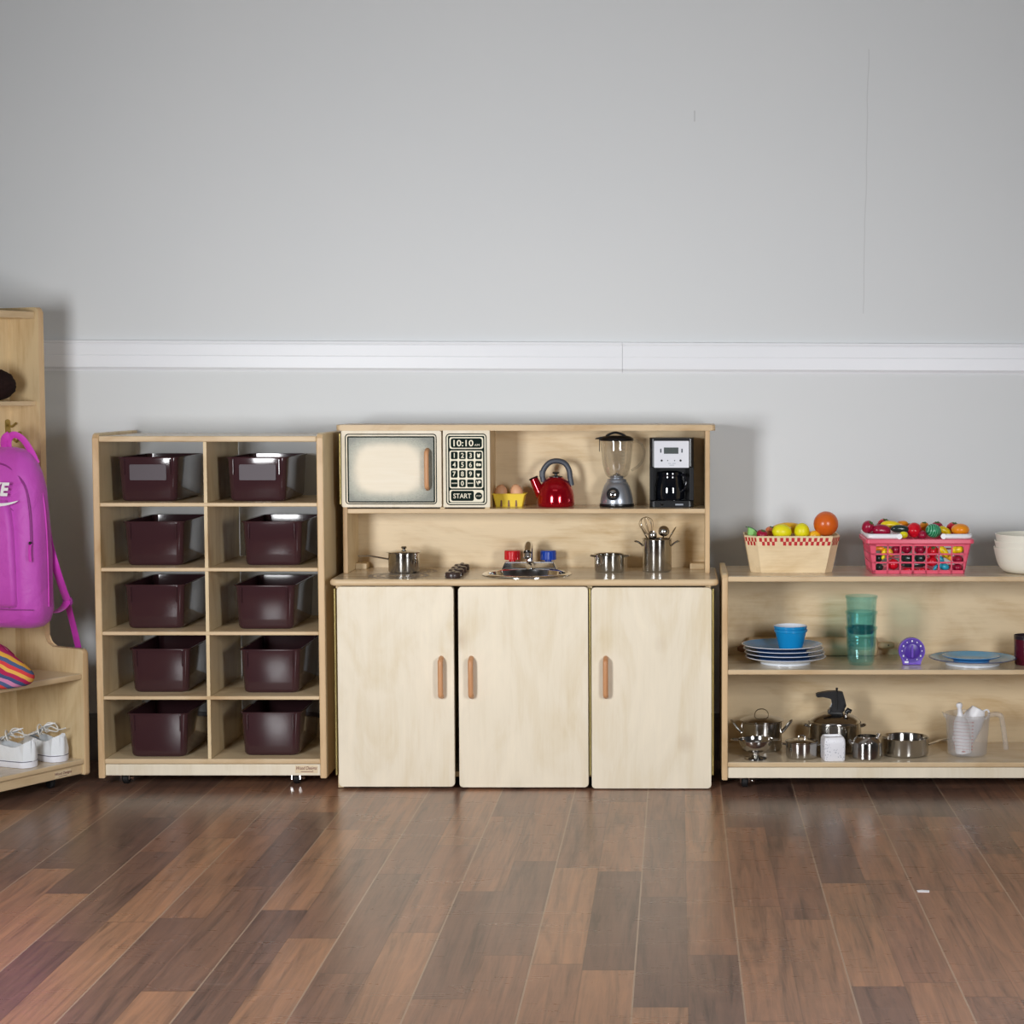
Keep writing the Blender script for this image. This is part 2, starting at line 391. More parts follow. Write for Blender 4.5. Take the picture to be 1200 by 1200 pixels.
def wall_mat():
    t = NT('grey_painted_wall'); n = t.noise(t.coord(), 2.5, 3); f = t.noise(t.coord(), 160, 3)
    c = t.mix(n, RGB(222, 225, 227), RGB(226, 228, 229))
    sep = t.n('SeparateXYZ'); t.l(t.coord(), sep.inputs[0])
    # hairline seam of the wall panel and a small scuff
    x0 = P(1014, 240, YB_).x; wob = t.math('MULTIPLY', t.math('SUBTRACT', t.noise(t.coord((1, 1, 3)), 2, 2), .5), .012)
    d = t.math('ABSOLUTE', t.math('SUBTRACT', t.math('SUBTRACT', sep.outputs[0], t.math('MULTIPLY', t.math('SUBTRACT', sep.outputs[2], 1.6), 0.012)), t.math('ADD', x0, wob)))
    k = t.math('MULTIPLY', t.math('LESS_THAN', d, 0.0016), t.math('GREATER_THAN', sep.outputs[2], 1.33))
    k = t.math('MULTIPLY', k, t.math('LESS_THAN', sep.outputs[2], 2.1))
    c = t.mix(t.math('MULTIPLY', k, 0.22), c, RGB(150, 150, 150))
    q = P(814, 136, YB_)
    k2 = t.math('MULTIPLY', t.math('LESS_THAN', t.math('ABSOLUTE', t.math('SUBTRACT', sep.outputs[0], q.x)), 0.0018), t.math('LESS_THAN', t.math('ABSOLUTE', t.math('SUBTRACT', sep.outputs[2], q.z)), 0.016))
    c = t.mix(t.math('MULTIPLY', k2, 0.35), c, RGB(140, 140, 140))
    b = t.bsdf(c, 0.6); t.bump(f, 0.06, 0.001, b); return t.m
M['floor'] = floor_mat(); M['wall'] = wall_mat()
M['wall_side'] = plain('side_wall_paint', RGB(150, 152, 154), 0.7, 0, 0.02, 3)
M['wall_dark'] = plain('dark_front_wall', RGB(70, 72, 76), 0.8, 0, 0.02, 3)
M['ceiling'] = plain('white_ceiling_paint', RGB(228, 228, 226), 0.8, 0, 0.02, 3)
M['trim'] = plain('white_gloss_trim', RGB(242, 244, 249), 0.4, 0, 0.01, 6)
struct(MB().box(XL_, XR_, YF_, YB_, -0.06, 0).build('floor', 'floor'))
struct(MB().box(XL_, XR_, YF_, YB_, ZC_, ZC_ + .06).build('ceiling', 'ceiling'))
struct(MB().box(XL_ - .08, XR_ + .08, YB_, YB_ + .08, -0.06, ZC_ + .06).build('wall_back', 'wall'))
struct(MB().box(XL_ - .08, XR_ + .08, YF_ - .08, YF_, -0.06, ZC_ + .06).build('wall_front', 'wall_dark'))
struct(MB().box(XL_ - .08, XL_, YF_, YB_, -0.06, ZC_ + .06).build('wall_left', 'wall_side'))
struct(MB().box(XR_, XR_ + .08, YF_, YB_, -0.06, ZC_ + .06).build('wall_right', 'wall_side'))
struct(MB().box(XL_, XR_, YB_ - .014, YB_, 0, .13).box(XL_, XR_, YB_ - .009, YB_, .13, .14).build('baseboard_back', 'wall_side'))
# chair rail, a touch out of level as in the photo
zt, zb = P(600, 400.5, YB_ - .02).z, P(600, 435.5, YB_ - .02).z
prof = [(0, zb - .003), (-.008, zb - .003), (-.010, zb + .002), (-.012, zb + .004), (-.0175, zb + .009), (-.018, zb + .042), (-.0172, zb + .0435), (-.018, zb + .045), (-.0175, zt - .012), (-.0165, zt - .010), (-.0185, zt - .006), (-.018, zt - .001), (0, zt)]
mb = MB()
tilt = -0.0041; jx = P(729.5, 420, YB_).x
for (xa, xb) in ((XL_ + .002, jx - .0004), (jx + .0004, XR_ - .002)):
    mb.loft([[(x, YB_ + a, z + (x + .45) * tilt) for a, z in prof] for x in (xa, xb)], True, True, False)
struct(mb.build('trim_1', 'trim'))
# scrap of paper on the floor
q = G(1082, 1044.5, 0)
tag(MB().prism([(q.x - .013, q.y - .006), (q.x + .012, q.y - .009), (q.x + .014, q.y + .003), (q.x - .002, q.y + .008), (q.x - .014, q.y + .004)], .0, .0012, 'XY').build('paper_scrap', 'white'), 'tiny white scrap of paper lying on the dark plank floor', 'litter')
# ---------------------------------------------------------------- shared bits of furniture
def caster(root, x, y, zt, r=0.018):
    p = MB().box(x - .016, x + .016, y - .016, y + .016, zt - .004, zt).box(x - .013, x - .010, y - .012, y + .016, r * .8, zt - .004).box(x + .010, x + .013, y - .012, y + .016, r * .8, zt - .004)
    p.tube([(x + .013, y - .006, r * 1.3), (x + .024, y - .02, r * 1.1)], .004, 8)
    p = p.build('caster', 'chrome', root, root.location)
    w = MB(); w.lathe([(0, -.009), (r * .8, -.009), (r, -.006), (r, .006), (r * .8, .009), (0, .009)], 24, (x, y + .004, r), True, Matrix.Rotation(PI / 2, 3, 'Y'))
    w.build('wheel', 'rubber', p, root.location)
def sticker(root, x0, x1, z0, z1, y, name='maker_sticker', bare=False):
    b = MB()
    b.prism([(x0, z0), (x1, z0), (x1, z1), (x0, z1)], y, y - .0005)
    b.mi = 1; h = z1 - z0
    me = text_mesh('Wood Designs', h * .62, h * .008, 0.35)
    b.addmesh(me, facing((x0 + x1) / 2 - .001, y - .0007, z0 + h * .64, (x1 - x0) / (h * .62) * .155))
    b.flat([(x0 + (x1 - x0) * .25, z0 + h * .16), (x1 - (x1 - x0) * .2, z0 + h * .16), (x1 - (x1 - x0) * .2, z0 + h * .24), (x0 + (x1 - x0) * .25, z0 + h * .24)], y - .0007)
    return b.build(name, ['sticker', 'sticker_ink'], root, root.location, recalc=False)
# ---------------------------------------------------------------- bin cabinet
Y0 = 5.22; YR = 5.60
bxl, bxr = P(111, 700, Y0).x, P(380.5, 700, Y0).x
bz0, bzt = .028, P(240, 511, Y0).z
cab = thing('cubby_cabinet', 'birch plywood cubby cabinet on casters holding ten dark brown bins', 'cabinet', ((bxl + bxr) / 2, (Y0 + YR) / 2, 0))
o_ = cab.location
T = .0185
for x in (bxl, bxr - T):
    pr = [(Y0, bz0), (YR, bz0), (YR, bzt + .008), (Y0 + .02, bzt + .008), (Y0 + .008, bzt + .004), (Y0, bzt - .006)]
    MB().prism(pr, x, x + T, 'YZ', .003, False, Y0 + .012).build('side_panel', ['birch_v', 'ply_edge_v'], cab, o_)
mb = MB().box(bxl + T, bxr - T, Y0 + .001, YR, bzt - .016, bzt, .003, 1).build('top_board', ['birch_top', 'ply_edge'], cab, o_)
xm = P(242.4, 700, Y0).x
sh = []
for (a, b) in ((589.3, 593.7), (665.5, 669.8), (740.4, 744.6), (816, 820.2)):
    za, zb2 = P(240, a, Y0).z, P(240, b, Y0).z; sh.append(za)
    MB().box(bxl + T, bxr - T, Y0 + .001, YR, zb2, za, .002, 1).build('shelf', ['birch_h', 'ply_edge'], cab, o_)
za = P(240, 889.6, Y0).z; sh.append(za)
MB().box(bxl + T, bxr - T, Y0 + .001, YR, za - .014, za, .003, 1).build('shelf', ['birch_h', 'ply_edge'], cab, o_)
MB().box(bxl + T, bxr - T, Y0 + .006, Y0 + .024, bz0 + .006, za - .0155, .002).build('toe_board', 'birch_door', cab, o_)
zz = [bzt - .016] + [s - .0098 for s in sh[:-1]]
for top, bot in zip(zz, sh):
    MB().box(xm - .0046, xm + .0046, Y0 + .003, YR, bot, top).build('divider', ['birch_v'], cab, o_)
MB().box(bxl + T, bxr - T, YR - .015, YR, za, za + .05).build('back_rail', 'birch_h', cab, o_)
for px in (147, 347): caster(cab, P(px, 917, Y0 + .05).x, Y0 + .06, bz0 + .006)
for px in (150, 350): caster(cab, P(px, 917, Y0 + .05).x, YR - .05, bz0 + .006)
sa, sb = P(345.5, 897.5, Y0), P(372, 906.5, Y0)
sticker(cab, sa.x, sb.x, sb.z, sa.z, Y0 + .0058)
# one bin, then copies
def make_bin():
    root = thing('storage_bin', '', 'bin', (0, 0, 0), 0, 'dark brown bins in the cubby cabinet')
    W, D, H, r = .168, .30, .124, .018
    b = MB()
    def lp(dw, z, rr): return [(x, y + D / 2, z) for x, y in rrect(W + dw, D + dw, max(.004, rr), 5)]
    b.loft([lp(-.026, 0, r), lp(-.018, .003, r), lp(-.013, .010, r), lp(-.003, H - .012, r), lp(-.003, H - .004, r), lp(.007, H - .004, r + .004), lp(.008, H - .001, r + .004), lp(.005, H, r + .003), lp(-.006, H - .001, r - .002), lp(-.017, .012, r), lp(-.030, .006, r)], True, True)
    b.build('tub', 'bin', root)
    for s in (-1, 1):
        MB().box(s * .064 - .0016, s * .064 + .0016, -.0035, .004, H - .05, H - .006, .001).build('rib', 'bin', root)
    return root
BINS = [(132.6, 211.4, 531, 586.7), (264.4, 335.5, 531.7, 586.7), (141.7, 216.6, 611.8, 663), (282.5, 353.6, 610.5, 662), (143, 216.6, 685.4, 737), (273, 345.8, 685, 737.8),
        (150, 223, 759, 812), (280, 352, 760, 812.7), (145.5, 222, 836, 888), (280.7, 352, 835, 886.4)]
LAB = ['top left bin with a blank label pocket, beneath the cabinet top', 'top right bin with a blank label pocket, beneath the cabinet top',
       'plain bin on the second shelf from the top, left column', 'plain bin on the second shelf from the top, right column',
       'plain bin in the middle row of the cabinet, left column', 'plain bin in the middle row of the cabinet, right column',
       'plain bin on the second shelf from the floor, left column', 'plain bin on the second shelf from the floor, right column',
       'plain bin in the bottom row just above the floor, left column', 'plain bin in the bottom row just above the floor, right column']
bin0 = make_bin(); PLACED = []
for i, (xa, xb, yt, yb) in enumerate(BINS):
    z = sh[i // 2] + .0005
    yfront = max(Y0 + .004, min(Y0 + .06, G((xa + xb) / 2, yb, z).y))
    o = bin0 if i == 0 else copy_tree(bin0)
    o.location = (PX((xa + xb) / 2, yfront, z + .06), yfront + .006, z); o['label'] = 'dark brown ' + LAB[i]; PLACED.append((o, yfront))
for i, (o, yfront) in enumerate(PLACED[:2]):
    if True:
        q = P((150.7 + 194.6) / 2 if i == 0 else 301.2, 553.6, yfront)
        MB().prism(rrect(.102, .044, .003, 2, q.x - o.location.x, q.z - o.location.z), -.0012, .004).build('label_pocket', 'bin_label', o)
# ---------------------------------------------------------------- play kitchen
YD, YH, YBK = 5.20, 5.36, 5.545            # door fronts, hutch front, back panel
ZT = G(620, 679, 0.586).z; ZT = 0.586
kit = thing('play_kitchen', 'birch wood toy kitchen with three cupboard doors, sink, microwave and open hutch', 'play kitchen', (-.43, 5.38, 0))
ko = kit.location
def kb(mb, name, mats, parent=None, **kw): return mb.build(name, mats, kit if parent is None else parent, ko, **kw)
xl, xr = P(395, 800, YD + .02).x, P(833, 800, YD + .02).x
b = MB().box(xl, xl + .015, YD + .021, YBK + .01, 0.002, ZT - .018).box(xr - .015, xr, YD + .021, YBK + .01, 0.002, ZT - .018)
b.box(xl + .015, xr - .015, YBK, YBK + .01, .02, ZT - .018).box(xl + .015, xr - .015, YD + .03, YBK, .03, .044)
xd = P(691.3, 800, YD + .02).x
b.box(xd - .007, xd + .007, YD + .024, YBK, .044, ZT - .018)
kb(b, 'cabinet_body', 'birch_v')
# countertop with the hole for the basin
cl, cr = P(385.5, 683, YD - .01).x, P(842, 683, YD - .01).x
SK = (PX(617.5, 5.335, ZT), 5.335); SR = .122
b = MB()
prof2 = rrect(cr - cl, YBK + .015 - (YD - .012), .022, 8, (cl + cr) / 2, (YBK + .015 + YD - .012) / 2)
circ = [(SK[0] + (SR - .012) * math.cos(2 * PI * i / 48), SK[1] + (SR - .012) * math.sin(2 * PI * i / 48)) for i in range(48)]
def inset(pts, d):
    cx_ = sum(p[0] for p in pts) / len(pts); cy_ = sum(p[1] for p in pts) / len(pts); out = []
    n = len(pts)
    for i, (x, y) in enumerate(pts):
        x0, y0 = pts[i - 1]; x1, y1 = pts[(i + 1) % n]; t = Vector((x1 - x0, y1 - y0)).normalized(); out.append((x - t.y * d, y + t.x * d))
    return out
ring = [(0.006, ZT), (.002, ZT - .002), (0, ZT - .006), (0, ZT - .012), (.002, ZT - .016), (.006, ZT - .018)]
b.mi = 1
L = b.loft([[(x, y, z) for x, y in inset(prof2, d)] for d, z in ring], False, False, True).L
b.mi = 0
C_ = [[b.bm.verts.new((x, y, z)) for x, y in circ] for z in (ZT, ZT - .018)]
for i in range(48): b._face((C_[0][i], C_[0][(i + 1) % 48], C_[1][(i + 1) % 48], C_[1][i]))
for lp, cc in ((L[0], C_[0]), (L[-1], C_[1])):
    ed = []
    for seq in (lp, cc):
        for i in range(len(seq)):
            e = b.bm.edges.get((seq[i], seq[(i + 1) % len(seq)])) or b.bm.edges.new((seq[i], seq[(i + 1) % len(seq)])); ed.append(e)
    r = bmesh.ops.triangle_fill(b.bm, use_beauty=True, use_dissolve=False, edges=ed)
kb(b, 'countertop', ['birch_top', 'ply_edge'])
# burners printed on the top
for (px, py, R) in ((467, 674.6, .085), (484, 669.2, .07)):
    c = G(px, py, ZT)
    mb = MB()
    for (ra, rb) in ((R, R * .86), (R * .72, R * .60), (R * .45, R * .34)):
        A = [mb.bm.verts.new((c.x + ra * math.cos(2 * PI * i / 48), c.y + ra * math.sin(2 * PI * i / 48), ZT + .0004)) for i in range(48)]
        B = [mb.bm.verts.new((c.x + rb * math.cos(2 * PI * i / 48), c.y + rb * math.sin(2 * PI * i / 48), ZT + .0004)) for i in range(48)]
        for i in range(48): mb._face((A[i], A[(i + 1) % 48], B[(i + 1) % 48], B[i]))
    kb(mb, 'burner_print', 'burner')
# four cooker knobs in a row
KN = [(530.5, 677.3), (534.3, 673.9), (537.6, 670.8), (541, 667.9)]
for (px, py) in KN:
    c = G(px, py, ZT); c.y += .006
    mb = MB().lathe([(0, 0), (.0215, 0), (.0225, .004), (.022, .013), (.019, .0165), (0, .0165)], 28, c)
    mb.box(c.x - .004, c.x + .004, c.y - .02, c.y + .02, ZT + .0165, ZT + .0195, .001)
    o = kb(mb, 'burner_knob', 'knob')
# sink
mb = MB(); z0 = ZT
mb.lathe([(SR + .004, z0 + .0005), (SR + .004, z0 + .002), (SR, z0 + .005), (SR - .008, z0 + .006), (SR - .014, z0 + .003), (SR - .017, z0 - .012), (SR - .03, z0 - .045), (SR - .07, z0 - .06), (.022, z0 - .063), (.02, z0 - .067), (0, z0 - .067)], 64, (SK[0], SK[1], 0))
sink = kb(mb, 'sink_basin', 'chrome')
mb = MB().lathe([(0, z0 - .0665), (.018, z0 - .0665), (.020, z0 - .062), (.016, z0 - .061), (0, z0 - .063)], 24, (SK[0], SK[1], 0)); kb(mb, 'drain', 'steel_smooth', sink)
fy = 5.478; fx = PX(620.5, fy, .61)
k = K(fy, .61)
mb = MB().prism([(fx - 33 * k, ZT), (fx + 33 * k, ZT), (fx + 29 * k, ZT + .025), (fx - 28 * k, ZT + .025)], fy - .024, fy + .024, 'XZ', .004)
fau = kb(mb, 'faucet', 'chrome')
mb = MB()
pth = smooth_path([(fx, fy, ZT + .024), (fx, fy + .002, ZT + .05), (fx, fy - .012, ZT + .072), (fx, fy - .045, ZT + .074), (fx, fy - .075, ZT + .055)], 6)
mb.tube(pth, .0105, 14, radii=[.010 + .0015 * i / len(pth) for i in range(len(pth))])
mb.lathe([(.0115, 0), (.0125, -.012), (.009, -.012), (0, -.006)], 16, (fx, fy - .077, ZT + .052), True, Matrix.Rotation(-.4, 3, 'X'))
kb(mb, 'spout', 'chrome', fau)
mb = MB().tube([(fx, fy - .012, ZT + .012), (fx, fy - .044, ZT + .012)], .0075, 12); kb(mb, 'front_boss', 'chrome', fau)
for (pa, pb, mt, nm) in ((591, 609.8, 'tap_red', 'hot_tap'), (633, 651.9, 'tap_blue', 'cold_tap')):
    x = PX((pa + pb) / 2, fy, .63); r = (pb - pa) / 2 * k
    mb = MB().lathe([(.010, ZT + .024), (.010, ZT + .03)], 16, (x, fy, 0))
    n = 36
    loops = [[(x + (rr * (1 + .035 * (i % 2))) * math.cos(2 * PI * i / n), fy + (rr * (1 + .035 * (i % 2))) * math.sin(2 * PI * i / n), ZT + z) for i in range(n)] for rr, z in ((r * .94, .029), (r * .97, .031), (r * .96, .052), (r * .9, .0555))]
    mb.loft(loops, True, True, False)
    o = kb(mb, nm, mt, fau); o['label'] = ('red' if 'red' in mt else 'blue') + ' ribbed tap cap'
# doors
def round_poly(x0, x1, z0, z1, r, n=5): return rrect(x1 - x0, z1 - z0, r, n, (x0 + x1) / 2, (z0 + z1) / 2)
def bar_handle(parent, x, za, zb_, y, r=.0072):
    pts = smooth_path([(x, y + .003, za + .004), (x, y - .015, za - .001), (x, y - .022, za - .012), (x, y - .022, zb_ + .012), (x, y - .015, zb_ + .001), (x, y + .003, zb_ - .004)], 5)
    return kb(MB().tube(pts, r, 12), 'handle', 'maple', parent)
DOORS = [(394.6, 532.9, 687.6, 921.9, 516, 'birch_door'), (536.8, 689.6, 687.8, 922.6, 551.4, 'birch_door'), (692.9, 833.5, 688.6, 924, 709.6, 'birch_door')]
for i, (xa, xb, ya, yb, hx, mt) in enumerate(DOORS):
    A, B = P(xa, ya, YD), P(xb, yb, YD)
    d = kb(MB().prism(round_poly(A.x, B.x, B.z, A.z, .009), YD, YD + .019, 'XZ', .002), 'cupboard_door', mt)
    h0, h1 = P(hx, 774, YD - .02), P(hx, 816, YD - .02); bar_handle(d, h0.x, h0.z, h1.z, YD)
    hxp = [392, 691.2, 835.6][i]
    q0, q1 = P(hxp, 690, YD + .006), P(hxp, 908, YD + .006)
    mb = MB().tube([(q0.x, YD + .006, q0.z), (q0.x, YD + .006, q1.z)], .0032, 10)
    side = [(q0.x, A.x), (A.x, A.x), (B.x, q0.x)][i]
    mb.box(q0.x - .0015, q0.x + .0015, YD + .006, YD + .022, q1.z, q0.z)
    n = 9
    for j in range(1, n): zz_ = q1.z + (q0.z - q1.z) * j / n; mb.lathe([(.0036, -.0006), (.0036, .0006)], 10, (q0.x, YD + .006, zz_))
    kb(mb, 'piano_hinge', 'brass', d)
# hutch
hl, hr = P(402, 640, YH).x, P(831.8, 640, YH).x; ht = .0132
Zt0, Zt1 = P(600, 504.6, YH).z, P(600, 498, YH - .015).z
for x in (hl, hr - ht): kb(MB().box(x, x + ht, YH, YBK + .01, ZT, Zt0, .002, 1), 'hutch_side', ['birch_v', 'ply_edge_v'])
ta, tb = P(393.5, 500, YH - .015).x, P(838.3, 500, YH - .015).x
kb(MB().prism(rrect(tb - ta, YBK + .015 - YH + .015, .012, 5, (ta + tb) / 2, (YBK + .015 + YH - .015) / 2), Zt0, Zt1, 'XY', .003), 'hutch_top', 'ply_edge')
ZS = P(600, 596.2, YH).z; ZS0 = P(600, 601.8, YH).z
kb(MB().box(hl + ht, hr - ht, YH + .001, YBK, ZS0, ZS, .002, 1), 'hutch_shelf', ['birch_top', 'ply_edge'])
kb(MB().box(hl + ht, hr - ht, YBK, YBK + .01, ZT, Zt0), 'back_panel', 'birch_h')
for (xa, xb) in ((hl + ht, hl + ht + .032), (hr - ht - .042, hr - ht)): kb(MB().box(xa, xb, YBK - .06, YBK, ZT, ZT + .017, .002), 'corner_cleat', 'birch_h')
# microwave front
YM = YH - .019
A, B = P(399.6, 504.8, YM), P(517.6, 594.4, YM)
def vign():
    t = NT('printed_oven_window'); sep = t.n('SeparateXYZ'); t.l(t.coord(), sep.inputs[0])
    c0, c1 = P(408.5, 513, YM), P(509, 588, YM)
    cx_, cz_ = (c0.x + c1.x) / 2 - ko.x, (c0.z + c1.z) / 2 - ko.z; hw, hh = (c1.x - c0.x) / 2, (c0.z - c1.z) / 2
    u = t.math('ABSOLUTE', t.math('DIVIDE', t.math('SUBTRACT', sep.outputs[0], cx_ - hw * .07), hw)); v = t.math('ABSOLUTE', t.math('DIVIDE', t.math('SUBTRACT', sep.outputs[2], cz_ + hh * .02), hh))
    e = 3.4
    d = t.math('POWER', t.math('ADD', t.math('POWER', u, e), t.math('POWER', v, e)), 1 / e)
    d = t.math('ADD', d, t.math('MULTIPLY', t.math('SUBTRACT', t.noise(t.coord(), 38, 3), .5), .10))
    mr = t.n('MapRange', interpolation_type='SMOOTHERSTEP'); t.l(d, mr.inputs[0]); mr.inputs[1].default_value = .60; mr.inputs[2].default_value = .98
    f = mr.outputs[0]
    vo = t.n('TexVoronoi'); t.l(t.coord((1, .01, 1), (0, 0, 0), (0, 0, 0)), vo.inputs['Vector']); vo.inputs['Scale'].default_value = 520
    g = t.mix(t.math('LESS_THAN', vo.outputs['Distance'], .34), RGB(168, 168, 152), RGB(132, 134, 124))
    edge = t.n('MapRange', interpolation_type='SMOOTHSTEP'); t.l(d, edge.inputs[0]); edge.inputs[1].default_value = .9; edge.inputs[2].default_value = 1.12
    g = t.mix(t.math('MULTIPLY', edge.outputs[0], .55), g, RGB(70, 78, 74))
    w = t.noise(t.coord((1.2, 16, 14)), 6, 5, .6, .6)
    cream = t.mix(w, RGB(238, 228, 208), RGB(228, 214, 186))
    t.bsdf(t.mix(f, cream, g), .45); return t.m
M['vignette'] = vign()
mb = MB().prism(round_poly(A.x, B.x, B.z, A.z, .004), YM, YM + .019, 'XZ', .0015)
def R4(xa, ya, xb, yb, Y): a_, b_ = P(xa, ya, Y), P(xb, yb, Y); return (a_.x, b_.x, b_.z, a_.z)
def frame(mb, xa, ya, xb, yb, wpx, r, Y, off):
    w = wpx * K(Y, .85); x0, x1, z0_, z1_ = R4(xa, ya, xb, yb, Y)
    mb.strip(round_poly(x0, x1, z0_, z1_, r), round_poly(x0 + w, x1 - w, z0_ + w, z1_ - w, max(.001, r - w)), Y - off)
mb.mi = 1; frame(mb, 404, 508.3, 512.3, 591, 1.15, .010, YM, .0005); frame(mb, 406.8, 511.2, 510, 589, 1.6, .004, YM, .0007)
mb.mi = 2; x0, x1, z0_, z1_ = R4(408, 512.4, 508.9, 588, YM); mb.flat([(x0, z0_), (x1, z0_), (x1, z1_), (x0, z1_)], YM - .0004)
mic = kb(mb, 'microwave_door', ['birch_door', 'print', 'vignette'], recalc=False)
h0, h1 = P(499.7, 529, YM - .02), P(499.7, 571.5, YM - .02); bar_handle(mic, h0.x, h0.z, h1.z, YM, .0066)
q0, q1 = P(398, 508, YM + .006), P(399, 591, YM + .006)
kb(MB().tube([(q0.x, YM + .006, q0.z), (q1.x, YM + .006, q1.z)], .003, 10).box(q0.x, q0.x + .003, YM + .006, YM + .02, q1.z, q0.z), 'piano_hinge', 'brass', mic)
# keypad panel: crop coordinates of the close-up -> photo pixels -> metres
def c2(x, y): return 510 + x / 10.91, 495 + y / 10.91
def kp(x, y): q = P(*c2(x, y), YM); return q.x, q.z
x0, z1_ = kp(97, 103); x1, z0_ = kp(702, 1085)
mb = MB().prism(round_poly(x0, x1, z0_, z1_, .0015), YM, YM + .019, 'XZ', .001)
def kr(xa, ya, xb, yb, r, mi, lay):
    a_, d_ = kp(xa, ya); c_, b_ = kp(xb, yb); mb.mi = mi; mb.flat(round_poly(a_, c_, b_, d_, r * K(YM, .9) / 10.91, 4), YM - .0003 - lay * .00012)
kr(133, 142, 664, 1058, 50, 1, 0); kr(146, 156, 651, 1044, 38, 2, 1); kr(162, 172, 635, 1030, 16, 1, 2)
for q in ((182, 188, 614, 338, 26), (182, 360, 614, 843, 26), (182, 862, 618, 1020, 26)): kr(*q, 2, 3)
kr(198, 203, 598, 325, 30, 1, 4); kr(202, 874, 496, 1004, 26, 1, 4)
cx4 = [(200, 288), (305, 392), (408, 495), (512, 598)]; ry4 = [(374, 470), (492, 588), (610, 708), (730, 828)]
for xa, xb in cx4:
    for ya, yb in ry4: kr(xa, ya, xb, yb, 16, 1, 4)
mb.mi = 1; cxx, czz = kp(556, 940); rr = 46 * K(YM, .9) / 10.91
mb.flat([(cxx + rr * math.cos(2 * PI * i / 32), czz + rr * math.sin(2 * PI * i / 32)) for i in range(32)], YM - .0009)
ku = K(YM, .9) / 10.91
def kt(s, x, y, hgt, sx=1.0, bold=.018, wid=None):
    me = text_mesh(s, 1.0, bold)
    zs = [v.co.y for v in me.vertices]; xs_ = [v.co.x for v in me.vertices]
    sc = hgt * ku / (max(zs) - min(zs)); sxx = sc * sx
    if wid: sxx = wid * ku / (max(xs_) - min(xs_))
    mid = (max(zs) + min(zs)) / 2; midx = (max(xs_) + min(xs_)) / 2
    X_, Z_ = kp(x, y); mb.mi = 2
    mb.addmesh(me, facing(X_ - midx * sxx, YM - .0012, Z_ - mid * sc, sxx, sc))
kt('10:10', 361, 265, 82, wid=255); kt('AM', 533, 289, 28, wid=66, bold=.0)
for i, ch in enumerate('123456789'): kt(ch, sum(cx4[i % 3]) / 2, sum(ry4[i // 3]) / 2, 62, .95)
kt('0', 348, 779, 62, .95); kt('START', 347, 940, 62, wid=228, bold=.01); kt('STOP', 556, 940, 20, wid=62, bold=0)
mb.mi = 2
def kpoly(pts): mb.flat([kp(x, y) for x, y in pts], YM - .0012)
def kell(x, y, a, b_): kpoly([(x + a * math.cos(2 * PI * i / 20), y + b_ * math.sin(2 * PI * i / 20)) for i in range(20)])
for xa in (246, 451):                                       # worn, unreadable words on the two bottom keys
    for d in range(-34, 35, 12): kpoly([(xa + d, 770), (xa + d + 8, 770), (xa + d + 8, 784), (xa + d, 784)])
kpoly([(534, 398), (546, 398), (555, 412), (566, 398), (578, 398), (570, 448), (540, 448)])
kell(540, 540, 17, 20); kell(568, 542, 20, 18)
kpoly([(530, 655), (574, 655), (560, 690), (544, 690)])
kell(565, 762, 19, 17); kpoly([(524, 752), (534, 750), (556, 800), (546, 806)]); kpoly([(540, 792), (550, 800), (566, 774), (556, 768)])
kb(mb, 'keypad_panel', ['birch_door', 'print', 'cream'], recalc=False)
xk = P(573.5, 550, YH).x
kb(MB().box(xk - .013, xk, YH, YBK, ZS, Zt0), 'microwave_side', 'birch_v')
xk2 = P(518, 550, YH).x
kb(MB().box(xk2 - .006, xk2 + .006, YH + .002, YBK, ZS, Zt0), 'microwave_divider', 'birch_v')
# ---------------------------------------------------------------- things on the hutch shelf
def contact(px, py, Z, r=0.0): q = G(px, py, Z); return Vector((q.x, q.y + r, Z))
# egg carton
c = contact(596, 594.3, ZS); c.y += .035; c.z += .0003; u = K(c.y, ZS)
ec = thing('egg_carton', 'small yellow open egg carton on the hutch shelf beside the keypad', 'egg carton', c)
w0, w1, hh = 31 * u, 38 * u, 15.5 * u
mb = MB(); D0, D1 = .05, .064
lp = lambda w, d, z: [(x, y, z) for x, y in rrect(w, d, .004, 3)]
mb.loft([lp(w0, D0, 0), lp(w1, D1, hh), lp(w1 + .006, D1 + .006, hh), lp(w1 + .006, D1 + .006, hh - .002), lp(w1 + .001, D1 + .001, hh - .0025), lp(w1 - .004, D1 - .004, hh - .003), lp(w0 - .002, D0 - .004, .002)], True, True, False)
o = mb.build('tray', 'yellow_carton', ec)
mb = MB()
for fx_ in (-.25, 0, .25):                                   # dark slots pressed into the front
    x = fx_ * (w0 + w1) / 2
    mb.prism([(x - .0028, .001), (x + .0028, .001), (x + .0022, hh * .48), (x, hh * .52), (x - .0022, hh * .48)], -D0 / 2 - .0036, -D0 / 2 + .003)
mb.build('slot', 'pin_dark', ec)
EG = [(587, 574.5, -.006, 'left'), (605.3, 574, -.002, 'right')]
for (px, py, dy, nm) in EG:
    mb = MB().lathe([(0.0185 * math.sin(PI * i / 16) * (1 + .1 * math.cos(PI * i / 16)), -.023 * math.cos(PI * i / 16)) for i in range(17)], 24)
    q = P(px, py + 2.5, c.y + dy)
    tag(mb.build('egg', 'egg', None, None, (q.x, q.y, q.z), (.12, .1 if nm == 'left' else -.15, 0)), nm + ' one of the two brown eggs showing above the yellow carton', 'egg', 'eggs in the yellow carton')
